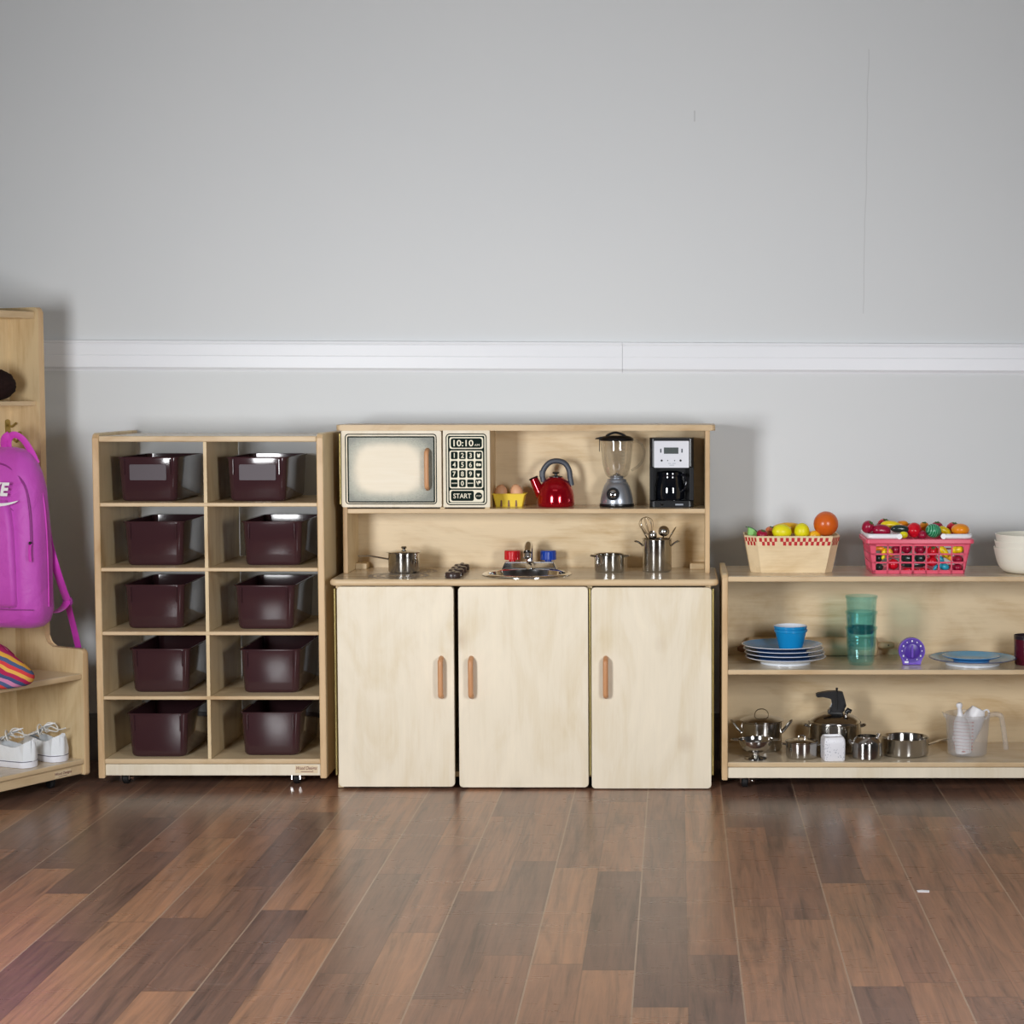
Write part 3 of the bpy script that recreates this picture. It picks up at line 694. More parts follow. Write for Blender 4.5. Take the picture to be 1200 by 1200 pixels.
# red kettle
R = 21.6 * K(5.53, ZS); c = contact(651.5, 593.4, ZS, 0); c.y = 5.47; u = K(c.y, ZS)
ket = thing('tea_kettle', 'red enamel tea kettle with a tall grey loop handle on the hutch shelf', 'kettle', (c.x, c.y, ZS + .0003))
pr = [(0, 0), (R * .93, 0), (R * .99, .004), (R, .014), (R * .985, .03), (R * .93, .046), (R * .82, .061), (R * .64, .074), (R * .42, .082), (R * .40, .083)]
MB().lathe(pr + [(R * .36, .0845), (R * .2, .0865), (0, .087)], 48).build('kettle_body', 'red_enamel', ket)
mb = MB().lathe([(R * .37, .0842), (R * .37, .0862), (R * .2, .0885), (.004, .089), (.004, .093), (.0095, .095), (.0105, .098), (.007, .100), (0, .1005)], 32); mb.build('lid', 'black', ket)
sp = [(-.036, 0, .022), (-.046, 0, .040), (-.056, 0, .062), (-.064, 0, .080)]
MB().tube(sp, .01, 16, radii=[.017, .0155, .0135, .0122]).build('spout', 'red_enamel', ket)
d = Vector((-.4, 0, .9)).normalized(); e1 = Vector(sp[-1])
MB().tube([e1 - d * .001, e1 + d * .0015, e1 + d * .004], .013, 16, radii=[.0128, .0145, .012]).build('spout_rim', 'black', ket)
hp = smooth_path([(-.036, 0, .071), (-.0385, 0, .090), (-.034, 0, .108), (-.018, 0, .126), (.004, 0, .131), (.026, 0, .124), (.038, 0, .105), (.041, 0, .085), (.0455, 0, .060)], 5)
MB().tube(hp, .008, 12, flat=(.0078, .0095), up=(1, 0, 0)).box(-.047, -.033, -.009, .009, .083, .104, .003).build('handle', 'grey_plastic', ket)
# blender
c = Vector((PX(722.8, 5.47, ZS), 5.47, ZS + .0003)); u = K(5.47, ZS)
bl = thing('toy_blender', 'silver toy blender with a clear jug and black lid on the hutch shelf', 'blender', c)
MB().lathe([(0, 0), (.049, 0), (.0505, .003), (.0495, .008), (.0475, .0085), (0, .0085)], 40).build('foot_ring', 'black', bl)
MB().lathe([(.0475, .0085), (.048, .012), (.0465, .024), (.0425, .042), (.0365, .060), (.030, .070), (.029, .0705), (.0275, .0775), (.0265, .0785), (.020, .080), (.019, .0865), (.0175, .088), (0, .088)], 48).build('motor_base', 'silver', bl)
ca = math.radians(14)
mb = MB(); Rm = Matrix.Rotation(PI / 2 - .18, 3, 'X')
mb.lathe([(.0185, -.004), (.0185, .004), (.017, .006), (.0125, .006), (.0120, .0045)], 32, (-.0095, -.0435, .0375), True, Rm); dl = mb.build('dial', 'black', bl)
MB().lathe([(.0118, 0), (.0112, .007), (.009, .0085), (0, .009)], 24, (-.0095, -.0437, .0376), True, Rm).box(-.0102, -.0088, -.0545, -.053, .030, .0455).build('dial_knob', 'chrome', dl)
jr = [(.019, .082), (.0265, .084), (.033, .092), (.0385, .108), (.0425, .130), (.0455, .160), (.047, .186), (.0472, .193)]
MB().lathe(jr + [(r_ - .0018, z_) for r_, z_ in reversed(jr)] + [(0, .0838)], 48).build('jug', 'clear', bl)
mb = MB().tube(smooth_path([(.0455, 0, .186), (.058, 0, .188), (.072, 0, .178), (.079, 0, .158), (.0745, 0, .133), (.061, 0, .115), (.042, 0, .103)], 6), .005, 10, flat=(.004, .0065), up=(1, 0, 0)); mb.build('jug_handle', 'clear', bl)
mb = MB()
for i in range(7): z = .118 + i * .0095; a = math.radians(-62); rr = .0408 + (z - .118) * .085 + .0008; mb.box(rr * math.cos(a) - .004 - (i % 2) * .002, rr * math.cos(a) + .003, rr * math.sin(a) - .0004, rr * math.sin(a), z, z + .0008)
mb.build('scale_marks', 'lcd', bl)
mb = MB()
for i in range(4): a = i * PI / 2 + .5; mb.tube([(0, 0, .0885), (.012 * math.cos(a), .012 * math.sin(a), .091 + .004 * (i % 2))], .0017, 6)
mb.lathe([(.006, .088), (.005, .096), (0, .098)], 12); mb.build('blades', 'chrome', bl)
mb = MB().lathe([(.048, .189), (.0495, .191), (.048, .196), (.040, .201), (.030, .2035), (0, .204)], 40)
mb.prism([(-.062, .1935), (-.060, .197), (-.04, .2015), (-.03, .202), (-.03, .193)], -.014, .014, 'XZ', .002)
mb.tube(smooth_path([(-.03, 0, .202), (-.02, 0, .208), (-.004, 0, .2125), (.012, 0, .209), (.026, 0, .202)], 5), .004, 10, flat=(.0035, .010), up=(0, 0, 1))
mb.box(-.0505, -.0485, -.004, .004, .158, .195)
mb.build('lid', 'black', bl)
# coffee maker
yf = 5.43; u = K(yf, .85); c = Vector((PX(787.2, yf, .85), yf, ZS + .0003))
cm = thing('coffee_maker', 'black toy coffee maker with a silver control panel on the hutch shelf', 'coffee maker', c)
Wc, Hc_ = 52 * u, 81 * u
def slab(w, d, z0, z1, r, yoff, mt, nm, par=cm, bev=.002):
    o = MB().prism(rrect(w, d, r, 6, 0, yoff + d / 2), z0, z1, 'XY', bev).build(nm, mt, par); return o
slab(Wc, .095, 0, .018, .014, -.004, 'black', 'base')
bd = MB().prism(rrect(Wc, .05, .012, 5, 0, .066), .018, Hc_ - .004, 'XY', .001); bd.prism(rrect(Wc, .091, .012, 5, 0, .0455), 46.5 * u, Hc_, 'XY', .003)
for s in (-1, 1): bd.box(s * (Wc / 2 - .0125), s * (Wc / 2), .004, .05, .018, 47 * u, .002)
bd.build('housing', 'black', cm)
z0, z1 = 46.3 * u, 77.6 * u; px0 = -20.7 * u; px1 = 20.1 * u
mb = MB().prism(round_poly(px0, px1, z0, z1, .0015), -.004, .001, 'XZ', .0008)
pn = mb.build('control_panel', 'silver_panel', cm)
def pz(py): return (594.5 - py) * u
def pxx(px): return (px - 787.2) * u
MB().prism(round_poly(pxx(778), pxx(795), pz(531.9), pz(524.5), .001), -.0046, -.0038).build('display', 'lcd', pn)
for x in (774.4, 799.2): MB().prism(round_poly(pxx(x - .8), pxx(x + .8), pz(530.6), pz(526), .001), -.0046, -.0038).build('side_button', 'grey_plastic', pn)
for x, r_ in ((775.4, 1.2), (782.4, .6), (790.6, .6), (797.5, 1.25)):
    MB().lathe([(r_ * u, -.001), (r_ * u, .0009), (0, .0011)], 16, (pxx(x), -.004, pz(539.8)), True, Matrix.Rotation(PI / 2, 3, 'X')).build('button', 'black', pn)
mb = MB()
for i, (xa, xb, y_) in enumerate(((783, 786.5, 543), (788, 792, 543), (784.5, 790, 545))): mb.flat([(pxx(xa), pz(y_ + .5)), (pxx(xb), pz(y_ + .5)), (pxx(xb), pz(y_ - .1)), (pxx(xa), pz(y_ - .1))], -.0042)
mb.build('faded_lettering', 'silver', pn, recalc=False)
cf = MB().lathe([(0, .019), (.038, .019), (.042, .023), (.0435, .040), (.042, .060), (.038, .078), (.036, .086), (.037, .092), (.036, .099), (.026, .103), (0, .104)], 40, (-.004, .042, 0)).build('carafe', 'dark_glass', cm)
MB().tube(smooth_path([(.026, .020, .092), (.036, .010, .090), (.041, .004, .076), (.039, .004, .056), (.032, .014, .045)], 5), .0045, 10).build('carafe_handle', 'coffee_dark', cf)
MB().lathe([(.0362, .0865), (.0376, .091), (.0372, .095)], 40, (-.004, .042, 0)).build('carafe_band', 'coffee_dark', cf)
MB().lathe([(0, .0178), (.041, .0178), (.042, .019), (.040, .0198), (0, .0198)], 40, (-.003, .038, 0)).build('warming_plate', 'chrome', cm)
MB().box(-Wc * .25, -Wc * .19, -.0052, -.0038, .004, .011, .0005).build('base_switch', 'chrome', cm)
MB().box(Wc * .08, Wc * .26, -.0052, -.0038, .005, .010, .0005).build('base_badge', 'silver', cm)
# ---------------------------------------------------------------- pots on the counter
def pot_profile(r, h, t=.0014, lip=.002, curve=.006):
    out = [(0, 0), (r - curve, 0), (r - .001, curve * .5), (r, curve), (r, h - .002), (r + lip, h)]
    inn = [(r + lip - .001, h + .0006), (r - t, h - .002), (r - t, curve), (r - curve, t), (0, t)]
    return out + inn
c = contact(471, 672.6, ZT); R = 18.2 * K(5.38, ZT); c.y += R; c.z += .0004; H = 23.5 * K(5.38, ZT)
sp_ = thing('saucepan', 'small steel saucepan with lid and long handle on the toy burner', 'saucepan', c)
MB().lathe(pot_profile(R, H)).build('pan_body', 'steel', sp_)
ld = MB().lathe([(R + .0045, H + .0008), (R + .0045, H + .002), (R + .001, H + .003), (R * .6, H + .0062), (.006, H + .0078), (0, H + .0078)], 48).build('lid', 'steel_smooth', sp_)
MB().lathe([(.004, H + .0075), (.0045, H + .010), (.0075, H + .012), (.0082, H + .015), (.006, H + .0175), (0, H + .018)], 24).build('lid_knob', 'steel_smooth', ld)
MB().tube(smooth_path([(-R + .001, 0, H * .66), (-R - .02, .004, H * .72), (-R - .055, .01, H * .80), (-R - .088, .016, H * .80)], 5), .003, 10, flat=(.0026, .0048), up=(0, 0, 1)).build('handle', 'steel_smooth', sp_)
c = contact(714, 671.6, ZT); R = 18.2 * K(5.39, ZT); c.y += R; c.z += .0004; H = 20.5 * K(5.39, ZT)
cp = thing('casserole_pot', 'low open steel pot with two side lugs on the counter near the sink', 'pot', c)
MB().lathe(pot_profile(R, H, lip=.0032)).build('pot_body', 'steel', cp)
for s in (-1, 1):
    MB().tube(smooth_path([(s * (R - .001), -.014, H - .006), (s * (R + .009), -.010, H - .004), (s * (R + .011), 0, H - .003), (s * (R + .009), .010, H - .004), (s * (R - .001), .014, H - .006)], 4), .0022, 8).build('handle', 'steel_smooth', cp)
c = contact(769.8, 671.2, ZT); R = 17.0 * K(5.39, ZT); c.y += R; c.z += .0004; H = 38.5 * K(5.39, ZT); tc_ = c.copy(); tH, tR = H, R
tp = thing('stock_pot', 'tall steel pot on the counter, filled with steel utensils', 'pot', c)
MB().lathe(pot_profile(R, H, lip=.0022)).build('pot_body', 'steel', tp)
for s in (-1, 1):
    MB().tube(smooth_path([(s * (R - .001), -.012, H - .020), (s * (R + .012), -.012, H - .010), (s * (R + .022), -.008, H - .007), (s * (R + .022), .008, H - .007), (s * (R + .012), .012, H - .010), (s * (R - .001), .012, H - .020)], 4), .0019, 8).build('handle', 'steel_smooth', tp)
def util(nm, label, cat, top, bot, build, mt='steel_smooth'):
    v = (Vector(top) - Vector(bot)); L_ = v.length
    q = v.to_track_quat('Z', 'Y'); root = thing(nm, label, cat, Vector(bot), 0, 'utensils in the tall pot'); root.rotation_mode = 'QUATERNION'; root.rotation_quaternion = q
    MB().tube([(0, 0, 0), (0, 0, L_)], .0022, 8).build('shaft', mt, root); build(root, L_, q.inverted().to_matrix()); return root
def tpt(px, py, dy): q = P(px, py, tc_.y + dy); return q
def whisk(root, L_, Q):
    mb = MB()
    for i in range(4):
        a = i * PI / 4
        pts = [(math.cos(a) * rr, math.sin(a) * rr, L_ + z) for rr, z in ((0, -.004), (.010, .010), (.019, .028), (.019, .042), (.010, .052), (0, .054), (-.010, .052), (-.019, .042), (-.019, .028), (-.010, .010), (0, -.004))]
        mb.tube(smooth_path(pts, 4), .0008, 6)
    mb.build('wires', 'chrome', root)
util('whisk', 'steel wire balloon whisk standing in the tall pot', 'whisk', tpt(761.5, 627, .022), tc_ + Vector((.012, -.006, .004)), whisk)
def ladle(root, L_, Q):
    n = 8; mb = MB(); R_ = Q @ Matrix.Rotation(-2.1, 3, 'X') @ Matrix.Diagonal((1.05, 1.05, 1)); pr = [(.0155 * math.sin(PI / 2 * i / n), -.0155 * math.cos(PI / 2 * i / n)) for i in range(n + 1)]
    mb.lathe(pr + [(r_ * .93, z_ * .93) for r_, z_ in reversed(pr)], 24, (0, .004, L_ + .006), True, R_); mb.build('bowl', 'steel_smooth', root)
util('ladle', 'steel ladle with a round bowl, head resting on the tall pot rim', 'ladle', tpt(778.5, 625.5, -.010), tc_ + Vector((-.012, .006, .004)), ladle)
def strain(root, L_, Q):
    n = 8; mb = MB(); R_ = Q @ Matrix.Rotation(-1.5, 3, 'X'); pr = [(.0125 * math.sin(PI / 2 * i / n), -.010 * math.cos(PI / 2 * i / n)) for i in range(n + 1)]
    mb.lathe(pr + [(r_ * .93, z_ * .93) for r_, z_ in reversed(pr)], 24, (0, -.004, L_ + .004), True, R_); mb.tube(arc((0, -.004, L_ + .004), .0125, 0, 360, 24, 'XZ')[:-1], .0011, 6, True); mb.build('strainer_bowl', 'steel', root)
util('strainer', 'small steel strainer between the whisk and the ladle in the tall pot', 'strainer', tpt(765.5, 628, -.020), tc_ + Vector((.004, .012, .004)), strain)
def spoonhead(w, l):
    def f(root, L_, Q):
        mb = MB(); mb.ball((0, 0, L_ + l * .8), w, .0028, l, 20, Q @ Matrix.Rotation(0, 3, 'Z') if False else None); mb.build('spoon_head', 'steel_smooth', root)
    return f
util('spoon', 'steel spoon leaning over the left rim of the tall pot', 'spoon', tpt(758, 630, -.004), tc_ + Vector((.020, .004, .006)), spoonhead(.0095, .021))
bpy.context.view_layer.update()
util('spoon', 'steel spoon leaning out over the right rim of the tall pot', 'spoon', tpt(784.3, 630.3, -.004), tc_ + Vector((-.020, -.002, .006)), spoonhead(.0085, .021))
# ---------------------------------------------------------------- low open shelf on the right
YS, YSB = 5.17, 5.475
sl = P(846.2, 790, YS).x; sl2 = P(853, 790, YS).x; sr = sl + 1.22; tk = sl2 - sl
zT = P(900, 675.6, YS).z; zT0 = P(900, 682, YS).z; zM = P(900, 785, YS).z; zM0 = P(900, 791, YS).z; zB = P(900, 893.5, YS).z; zb0 = .033
she = thing('low_shelf', 'long low two-tier birch shelf unit on casters holding play dishes', 'shelf', ((sl + sr) / 2, 5.33, 0)); so = she.location
for x in (sl, sr - tk):
    pr = [(YS, zb0), (YSB + .02, zb0), (YSB + .02, zT + .008), (YS + .02, zT + .008), (YS + .006, zT + .004), (YS, zT - .004)]
    MB().prism(pr, x, x + tk, 'YZ', .003, False, YS + .012).build('side_panel', ['birch_v', 'ply_edge_v'], she, so)
MB().box(sl2, sr - tk, YS + .001, YSB + .015, zT0, zT, .003, 1).build('top_board', ['birch_top', 'ply_edge'], she, so)
MB().box(sl2, sr - tk, YS + .001, YSB, zM0, zM, .003, 1).build('shelf', ['birch_top', 'ply_edge'], she, so)
MB().box(sl2, sr - tk, YS + .001, YSB, zB - .014, zB, .003, 1).build('shelf', ['birch_top', 'ply_edge'], she, so)
MB().box(sl2, sr - tk, YS + .006, YS + .022, zb0 + .004, zB - .0155, .002).build('toe_board', 'birch_door', she, so)
MB().box(sl2, sr - tk, YSB, YSB + .012, zB - .014, zT0).build('back_panel', 'birch_h', she, so)
for x in (P(873, 917, YS + .05).x, sr - .07):
    for y in (YS + .062, YSB - .05): caster(she, x, y, zb0 + .004, .019)
# ---- wooden basket of fruit
c = contact(929, 671.7, zT); u = K(c.y, zT); yb0 = c.y; D = .165
bk = thing('fruit_basket', 'pale wooden basket with red checkered rim full of toy fruit on the low shelf', 'basket', (PX(928.5, c.y, zT), c.y + D / 2, zT + .0004)); b0 = bk.location
Hb = 43.6 * u
def oct_(xa, xb, xc, xd, d, ins, z):
    x = lambda p: (p - 928.5) * u
    return [(x(xb), -d / 2, z), (x(xc), -d / 2, z), (x(xd), -d / 2 + ins, z), (x(xd), d / 2 - ins, z), (x(xc), d / 2, z), (x(xb), d / 2, z), (x(xa), d / 2 - ins, z), (x(xa), -d / 2 + ins, z)]
bot = oct_(880.5, 892, 966.6, 976, D, .03, 0); top = oct_(872.5, 886.2, 975.5, 985, D + .02, .034, Hb)
def inn(l, t, z): return [(x - math.copysign(t, x), y - math.copysign(t, y), z) for x, y, _ in l]
mb = MB().loft([bot, top, inn(top, .004, Hb), inn(bot, .004, .004)], True, True, False)
bmesh.ops.recalc_face_normals(mb.bm, faces=mb.bm.faces); mb.mi = 1
def onface(i, j, s, t, off=.0006):
    a, b_, c_, d_ = Vector(bot[i]), Vector(bot[j]), Vector(top[i]), Vector(top[j])
    n = (b_ - a).cross(c_ - a).normalized()
    p = (a * (1 - s) + b_ * s) * (1 - t) + (c_ * (1 - s) + d_ * s) * t
    return p + n * off * (1 if n.dot(Vector((p.x, p.y, 0))) > 0 else -1)
def checks(i, j, cols, s0, s1):
    for k_ in range(cols):
        for row in range(2):
            if (k_ + row) % 2 == 0:
                a = s0 + (s1 - s0) * k_ / cols; b_ = s0 + (s1 - s0) * (k_ + 1.08) / cols; t1 = .955 - row * .105; t0 = t1 - .105
                mb._face([mb.bm.verts.new(q) for q in (onface(i, j, a, t0), onface(i, j, b_, t0), onface(i, j, b_, t1), onface(i, j, a, t1))])
checks(0, 1, 7, .03, .265); checks(0, 1, 18, .31, .985); checks(7, 0, 7, .05, .95); checks(1, 2, 7, .05, .95); checks(6, 7, 16, .03, .97); checks(2, 3, 16, .03, .97); checks(4, 5, 26, .02, .98)
mb.build('basket_wall', ['basket_wood', 'checker_red'], bk, recalc=False)
def lemon_prof(r, l): return [(0, -l)] + [(r * math.sin(PI * i / 14) ** .85, -l * .93 * math.cos(PI * i / 14)) for i in range(1, 14)] + [(0, l)]
FZ = zT + Hb
fbY = b0.y
def fruit_at(px, py, dy, builder, name, label, cat, group, rot=(0, 0, 0), base=None):
    q = P(px, py, (base if base else fbY) + dy); root = builder(q, rot); 
    tag(root, label, cat, group); return root
def ballf(name, mt, r, rz=None, stem=None):
    def f(q, rot):
        if not stem: return MB().ball((0, 0, 0), r, r, rz or r).build(name, mt, None, None, q, rot)
        e = bpy.data.objects.new(name, None); COL.objects.link(e); e.location = q; e.rotation_euler = rot
        zt = rz or r
        prof = [(0, -zt * .9), (r * .35, -zt * .97), (r * .75, -zt * .72), (r, -.05 * zt), (r * .93, zt * .45), (r * .6, zt * .86), (r * .25, zt * .93), (0, zt * .82)]
        sm = smooth_path([(a, 0, b_) for a, b_ in prof], 3)
        MB().lathe([(max(0, p.x) if 0 < i < len(sm) - 1 else 0, p.z) for i, p in enumerate(sm)], 28).build('flesh', mt, e)
        s = MB().tube([(0, 0, zt * .8), (.001, 0, zt * 1.02), (.003, 0, zt * 1.15)], .0015, 6)
        for i in range(5): a = i * 1.2566; s.tube([(0, 0, zt * .9), (r * .25 * math.cos(a), r * .25 * math.sin(a), zt * .98), (r * .42 * math.cos(a), r * .42 * math.sin(a), zt * .9)], .0014, 5)
        s.build('stem', stem, e); return e
    return f
def lemonf(name, mt, r, l):
    return lambda q, rot: MB().lathe(lemon_prof(r, l), 24).build(name, mt, None, None, q, rot)
def podf(name, mt, L_, r, bend=.3, tip=None):
    def f(q, rot):
        pts = []; rad = []; n = 14
        for i in range(n + 1):
            t = i / n * 2 - 1; pts.append((t * L_ / 2, 0, -bend * L_ * t * t * .5 + bend * L_ * .2)); rad.append(max(.0012, r * (1 - abs(t) ** 3.2) ** .6))
        if not tip: return MB().tube(pts, r, 12, radii=rad).build(name, mt, None, None, q, rot)
        e = bpy.data.objects.new(name, None); COL.objects.link(e); e.location = q; e.rotation_euler = rot
        MB().tube(pts, r, 14, radii=rad).build('flesh', mt, e)
        p = Vector(pts[-1]); MB().tube([p - Vector((.006, 0, 0)), p + Vector((.004, 0, 0)), p + Vector((.009, 0, .003))], .003, 8, radii=[.005, .003, .0018]).build('stem', tip, e); return e
    return f
GF = 'toy fruit in the checkered wooden basket'
fruit_at(967.9, 613.8, -.02, ballf('toy_orange', 'f_deep_orange', .0352), 'toy_orange', 'big round dark orange ball fruit atop the right end of the wooden basket', 'toy fruit', GF)
fruit_at(916.3, 623.2, -.03, lemonf('toy_lemon', 'f_lemon', .0215, .029), '', 'yellow lemon lying lengthwise left of the middle of the wooden basket', 'toy fruit', GF, (0, PI / 2 + .1, .15))
fruit_at(939.7, 622.6, -.035, ballf('toy_lemon', 'f_lemon', .0215, .0235), '', 'round bright yellow lemon right of the lengthwise lemon in the wooden basket', 'toy fruit', GF)
fruit_at(925.5, 621, .018, podf('toy_banana', 'f_mango', .12, .0155, .25), '', 'golden banana lying behind the two lemons in the wooden basket', 'toy fruit', GF, (.2, .05, .1))
fruit_at(954.5, 627.5, -.025, lemonf('toy_mango', 'f_mango', .014, .019), '', 'small golden fruit tucked under the big orange ball', 'toy fruit', GF, (0, PI / 2, .3))
fruit_at(903, 623, .01, ballf('toy_peach', 'f_peach', .0155, .014, 'f_stem'), '', 'salmon pink peach half hidden behind the maroon plum', 'toy fruit', GF, (.2, .3, 0))
fruit_at(893.3, 626.5, -.045, ballf('toy_plum', 'f_maroon', .0165, .013, 'f_stem'), '', 'maroon plum at the front left of the wooden basket', 'toy fruit', GF, (.4, .2, 0))
q = P(876, 627.5, fbY - .02); r_ = .037
wd = thing('melon_wedge', 'pale green melon wedge with dark rind standing at the left end of the wooden basket', 'toy fruit', q, .25, GF)
MB().prism([(0, -.004)] + [(r_ * math.cos(math.radians(a)) - .004, r_ * math.sin(math.radians(a)) - .014) for a in range(4, 88, 7)], -.006, .006, 'XZ', .001).build('flesh', 'f_lime', wd)
ra = [(r_ * math.cos(math.radians(a)) - .004, r_ * math.sin(math.radians(a)) - .014) for a in range(2, 91, 8)]
rb = [((r_ + .0025) * math.cos(math.radians(a)) - .004, (r_ + .0025) * math.sin(math.radians(a)) - .014) for a in range(90, 1, -8)]
MB().prism(ra + rb, -.0066, .0066, 'XZ').build('rind', 'f_rind', wd)
# ---- coral red grid basket
Yr = contact(1075, 672.6, zT).y; u = K(Yr, zT + .04)
Dr = .17
rk = thing('plastic_basket', 'coral red plastic grid basket with white handles full of toy vegetables', 'basket', (PX(1076, Yr, zT), Yr + Dr / 2, zT + .0004)); r0 = rk.location
X_ = lambda p: (p - 1076) * u
Z_ = lambda p: (672.6 - p) * u
yft, yfb = -Dr / 2 - .010, -Dr / 2
def yfront(z): return yfb + (yft - yfb) * z / Z_(636.7)
mb = MB()
zt_, = (Z_(636.7),)
xs_b = (X_(1022), X_(1130)); xs_t = (X_(1017.5), X_(1136.8))
def xedge(s, z): return xs_b[s] + (xs_t[s] - xs_b[s]) * z / zt_
th = .0028
# front and back grids made of bars with slanted ends
rows_ = [(672.6, 668.4), (660.2, 658.4), (650.2, 648.4), (639.8, 636.7)]
cols_ = [(1016, 1026), (1039, 1040.8), (1053.8, 1055.7), (1068.4, 1071), (1084.2, 1086), (1099.2, 1100.7), (1114, 1115.7), (1128.8, 1140)]
def slabq(q4, nrm):
    A = [mb.bm.verts.new(p) for p in q4]; B = [mb.bm.verts.new(Vector(p) + nrm) for p in q4]
    mb._face(A); mb._face(list(reversed(B)))
    for i in range(4): mb._face((A[i], B[i], B[(i + 1) % 4], A[(i + 1) % 4]))
for sgn in (-1, 1):
    for ya, yb in rows_:
        za, zb_ = Z_(ya), Z_(yb)
        slabq([(xedge(0, za), sgn * abs(yfront(za)), za), (xedge(1, za), sgn * abs(yfront(za)), za), (xedge(1, zb_), sgn * abs(yfront(zb_)), zb_), (xedge(0, zb_), sgn * abs(yfront(zb_)), zb_)], Vector((0, -sgn * th, 0)))
    for i, (xa, xb) in enumerate(cols_):
        za, zb_ = 0, zt_
        if i == 0: q4 = [(xedge(0, 0), 0, 0), (X_(xb), 0, 0), (X_(xb), 0, zt_), (xedge(0, zt_), 0, zt_)]
        elif i == 7: q4 = [(X_(xa), 0, 0), (xedge(1, 0), 0, 0), (xedge(1, zt_), 0, zt_), (X_(xa), 0, zt_)]
        else: q4 = [(X_(xa), 0, 0), (X_(xb), 0, 0), (X_(xb), 0, zt_), (X_(xa), 0, zt_)]
        slabq([(x, sgn * abs(yfront(z)), z) for x, _, z in q4], Vector((0, -sgn * th, 0)))
for s in (0, 1):
    d_ = 1 if s == 0 else -1
    for ya, yb in rows_:
        za, zb_ = Z_(ya), Z_(yb)
        slabq([(xedge(s, za), yfront(za), za), (xedge(s, za), -yfront(za), za), (xedge(s, zb_), -yfront(zb_), zb_), (xedge(s, zb_), yfront(zb_), zb_)], Vector((d_ * th, 0, 0)))
    for k_ in range(8):
        f0, f1 = (k_ / 7.0 - .02) * 1.0, (k_ / 7.0 + .02)
        f0, f1 = max(0, f0), min(1, f1)
        slabq([(xedge(s, 0), yfb + (-2 * yfb) * f0, 0), (xedge(s, 0), yfb + (-2 * yfb) * f1, 0), (xedge(s, zt_), yft + (-2 * yft) * f1, zt_), (xedge(s, zt_), yft + (-2 * yft) * f0, zt_)], Vector((d_ * th, 0, 0)))
mb.box(xs_b[0], xs_b[1], yfb, -yfb, 0, .003)
mb.build('grid_body', 'basket_red', rk)
# rim
w_, d2 = xs_t[1] - xs_t[0], -2 * yft; cxr = (xs_t[0] + xs_t[1]) / 2
def rl(ex, z): return [(x + cxr, y, z) for x, y in rrect(w_ + ex, d2 + ex, .012, 5)]
zr0, zr1 = Z_(637), Z_(631.2)
MB().loft([rl(0, zr0 - .001), rl(.012, zr0), rl(.018, zr0 + .002), rl(.018, zr1 - .002), rl(.012, zr1), rl(0, zr1), rl(-.008, zr1 - .002), rl(-.008, zr0 - .001)], False, False, True).build('rim', 'basket_red', rk)
for s, pe in ((-1, 1053), (1, 1104.5)):
    xe = X_(pe); xo = cxr + s * (w_ / 2 + .001); yo = d2 / 2 + .001
    pts = [(xe, -yo, zr1 + .007), (xo - s * .014, -yo, zr1 + .007), (xo - s * .004, -yo + .004, zr1 + .007), (xo, -yo + .014, zr1 + .007), (xo, yo - .014, zr1 + .007), (xo - s * .004, yo - .004, zr1 + .007), (xo - s * .014, yo, zr1 + .007), (xe, yo, zr1 + .007)]
    mb = MB().tube(pts, .006, 12, flat=(.0068, .005), up=(0, 0, 1))
    for y_ in (-yo, yo): mb.lathe([(0, -.0055), (.0075, -.0055), (.0075, .0055), (0, .0055)], 16, (xe, y_, zr1 + .007), True, Matrix.Rotation(PI / 2, 3, 'X'))
    o = mb.build('swing_handle', 'white', rk); o['label'] = 'white folded handle'
RB = r0.y
GV = 'toy vegetables in the coral red basket'
def veg(px, py, dy, bld, label, rot=(0, 0, 0), cat='toy vegetable'): return fruit_at(px, py, dy, bld, '', label, cat, GV, rot, RB)
veg(1017, 617.5, -.05, ballf('toy_beet', 'f_maroon', .0165, .0175, 'f_stem'), 'pointed maroon vegetable at the top left corner of the red basket', (.5, .6, 0))
veg(1033, 622, -.055, podf('toy_radish', 'f_maroon', .052, .0165, .1), 'long dusky red vegetable lying beside the pointed maroon one', (0, .1, .1))
veg(1036, 616.5, .02, ballf('toy_tomato', 'f_red', .0205, .020, 'f_stem'), 'red tomato at the back left, behind the yellow squash', (.3, .2, 0))
veg(1044, 616, -.02, podf('toy_squash', 'f_yellow', .062, .0115, .2, 'f_stem'), 'slim yellow squash across the top left of the red basket heap', (0, .1, .1))
veg(1057.5, 614.5, .01, podf('toy_carrot', 'f_orange', .036, .0095, .1, 'f_stem'), 'small orange vegetable behind the dark green eggplant', (0, 0, .2))
veg(1054.5, 620, -.052, podf('toy_eggplant', 'f_dark', .052, .0105, .1, 'f_stem'), 'dark green toy cucumber on top, left of the big tomato', (0, .05, 0))
veg(1059, 626.8, -.072, lemonf('toy_lemon', 'f_lemon', .0095, .0125), 'tiny yellow lemon between the two white handles', (0, PI / 2, .2), 'toy fruit')
veg(1071.3, 621.2, -.045, ballf('toy_tomato', 'f_red', .0205, .0205, 'f_stem'), 'big shiny red tomato on top at the middle of the red basket', (-.9, .2, 0))
veg(1081, 627, -.06, ballf('toy_radish', 'f_maroon', .0125), 'small dusky red ball between big tomato and green striped melon')
veg(1083, 618, .01, ballf('toy_orange', 'f_orange', .0145, .0145, 'f_stem'), 'orange ball behind the striped melon, left side', (.3, 0, 0), 'toy fruit')
veg(1093.8, 622, -.05, ballf('toy_melon', 'f_green', .0222, .0195), 'round green striped toy melon on top of the red basket', (0, .2, .3), 'toy fruit')
veg(1098, 618.5, .015, ballf('toy_apple', 'f_maroon', .0175, .0165, 'f_stem'), 'dusky red apple peeking out behind the striped melon', (.2, 0, 0), 'toy fruit')
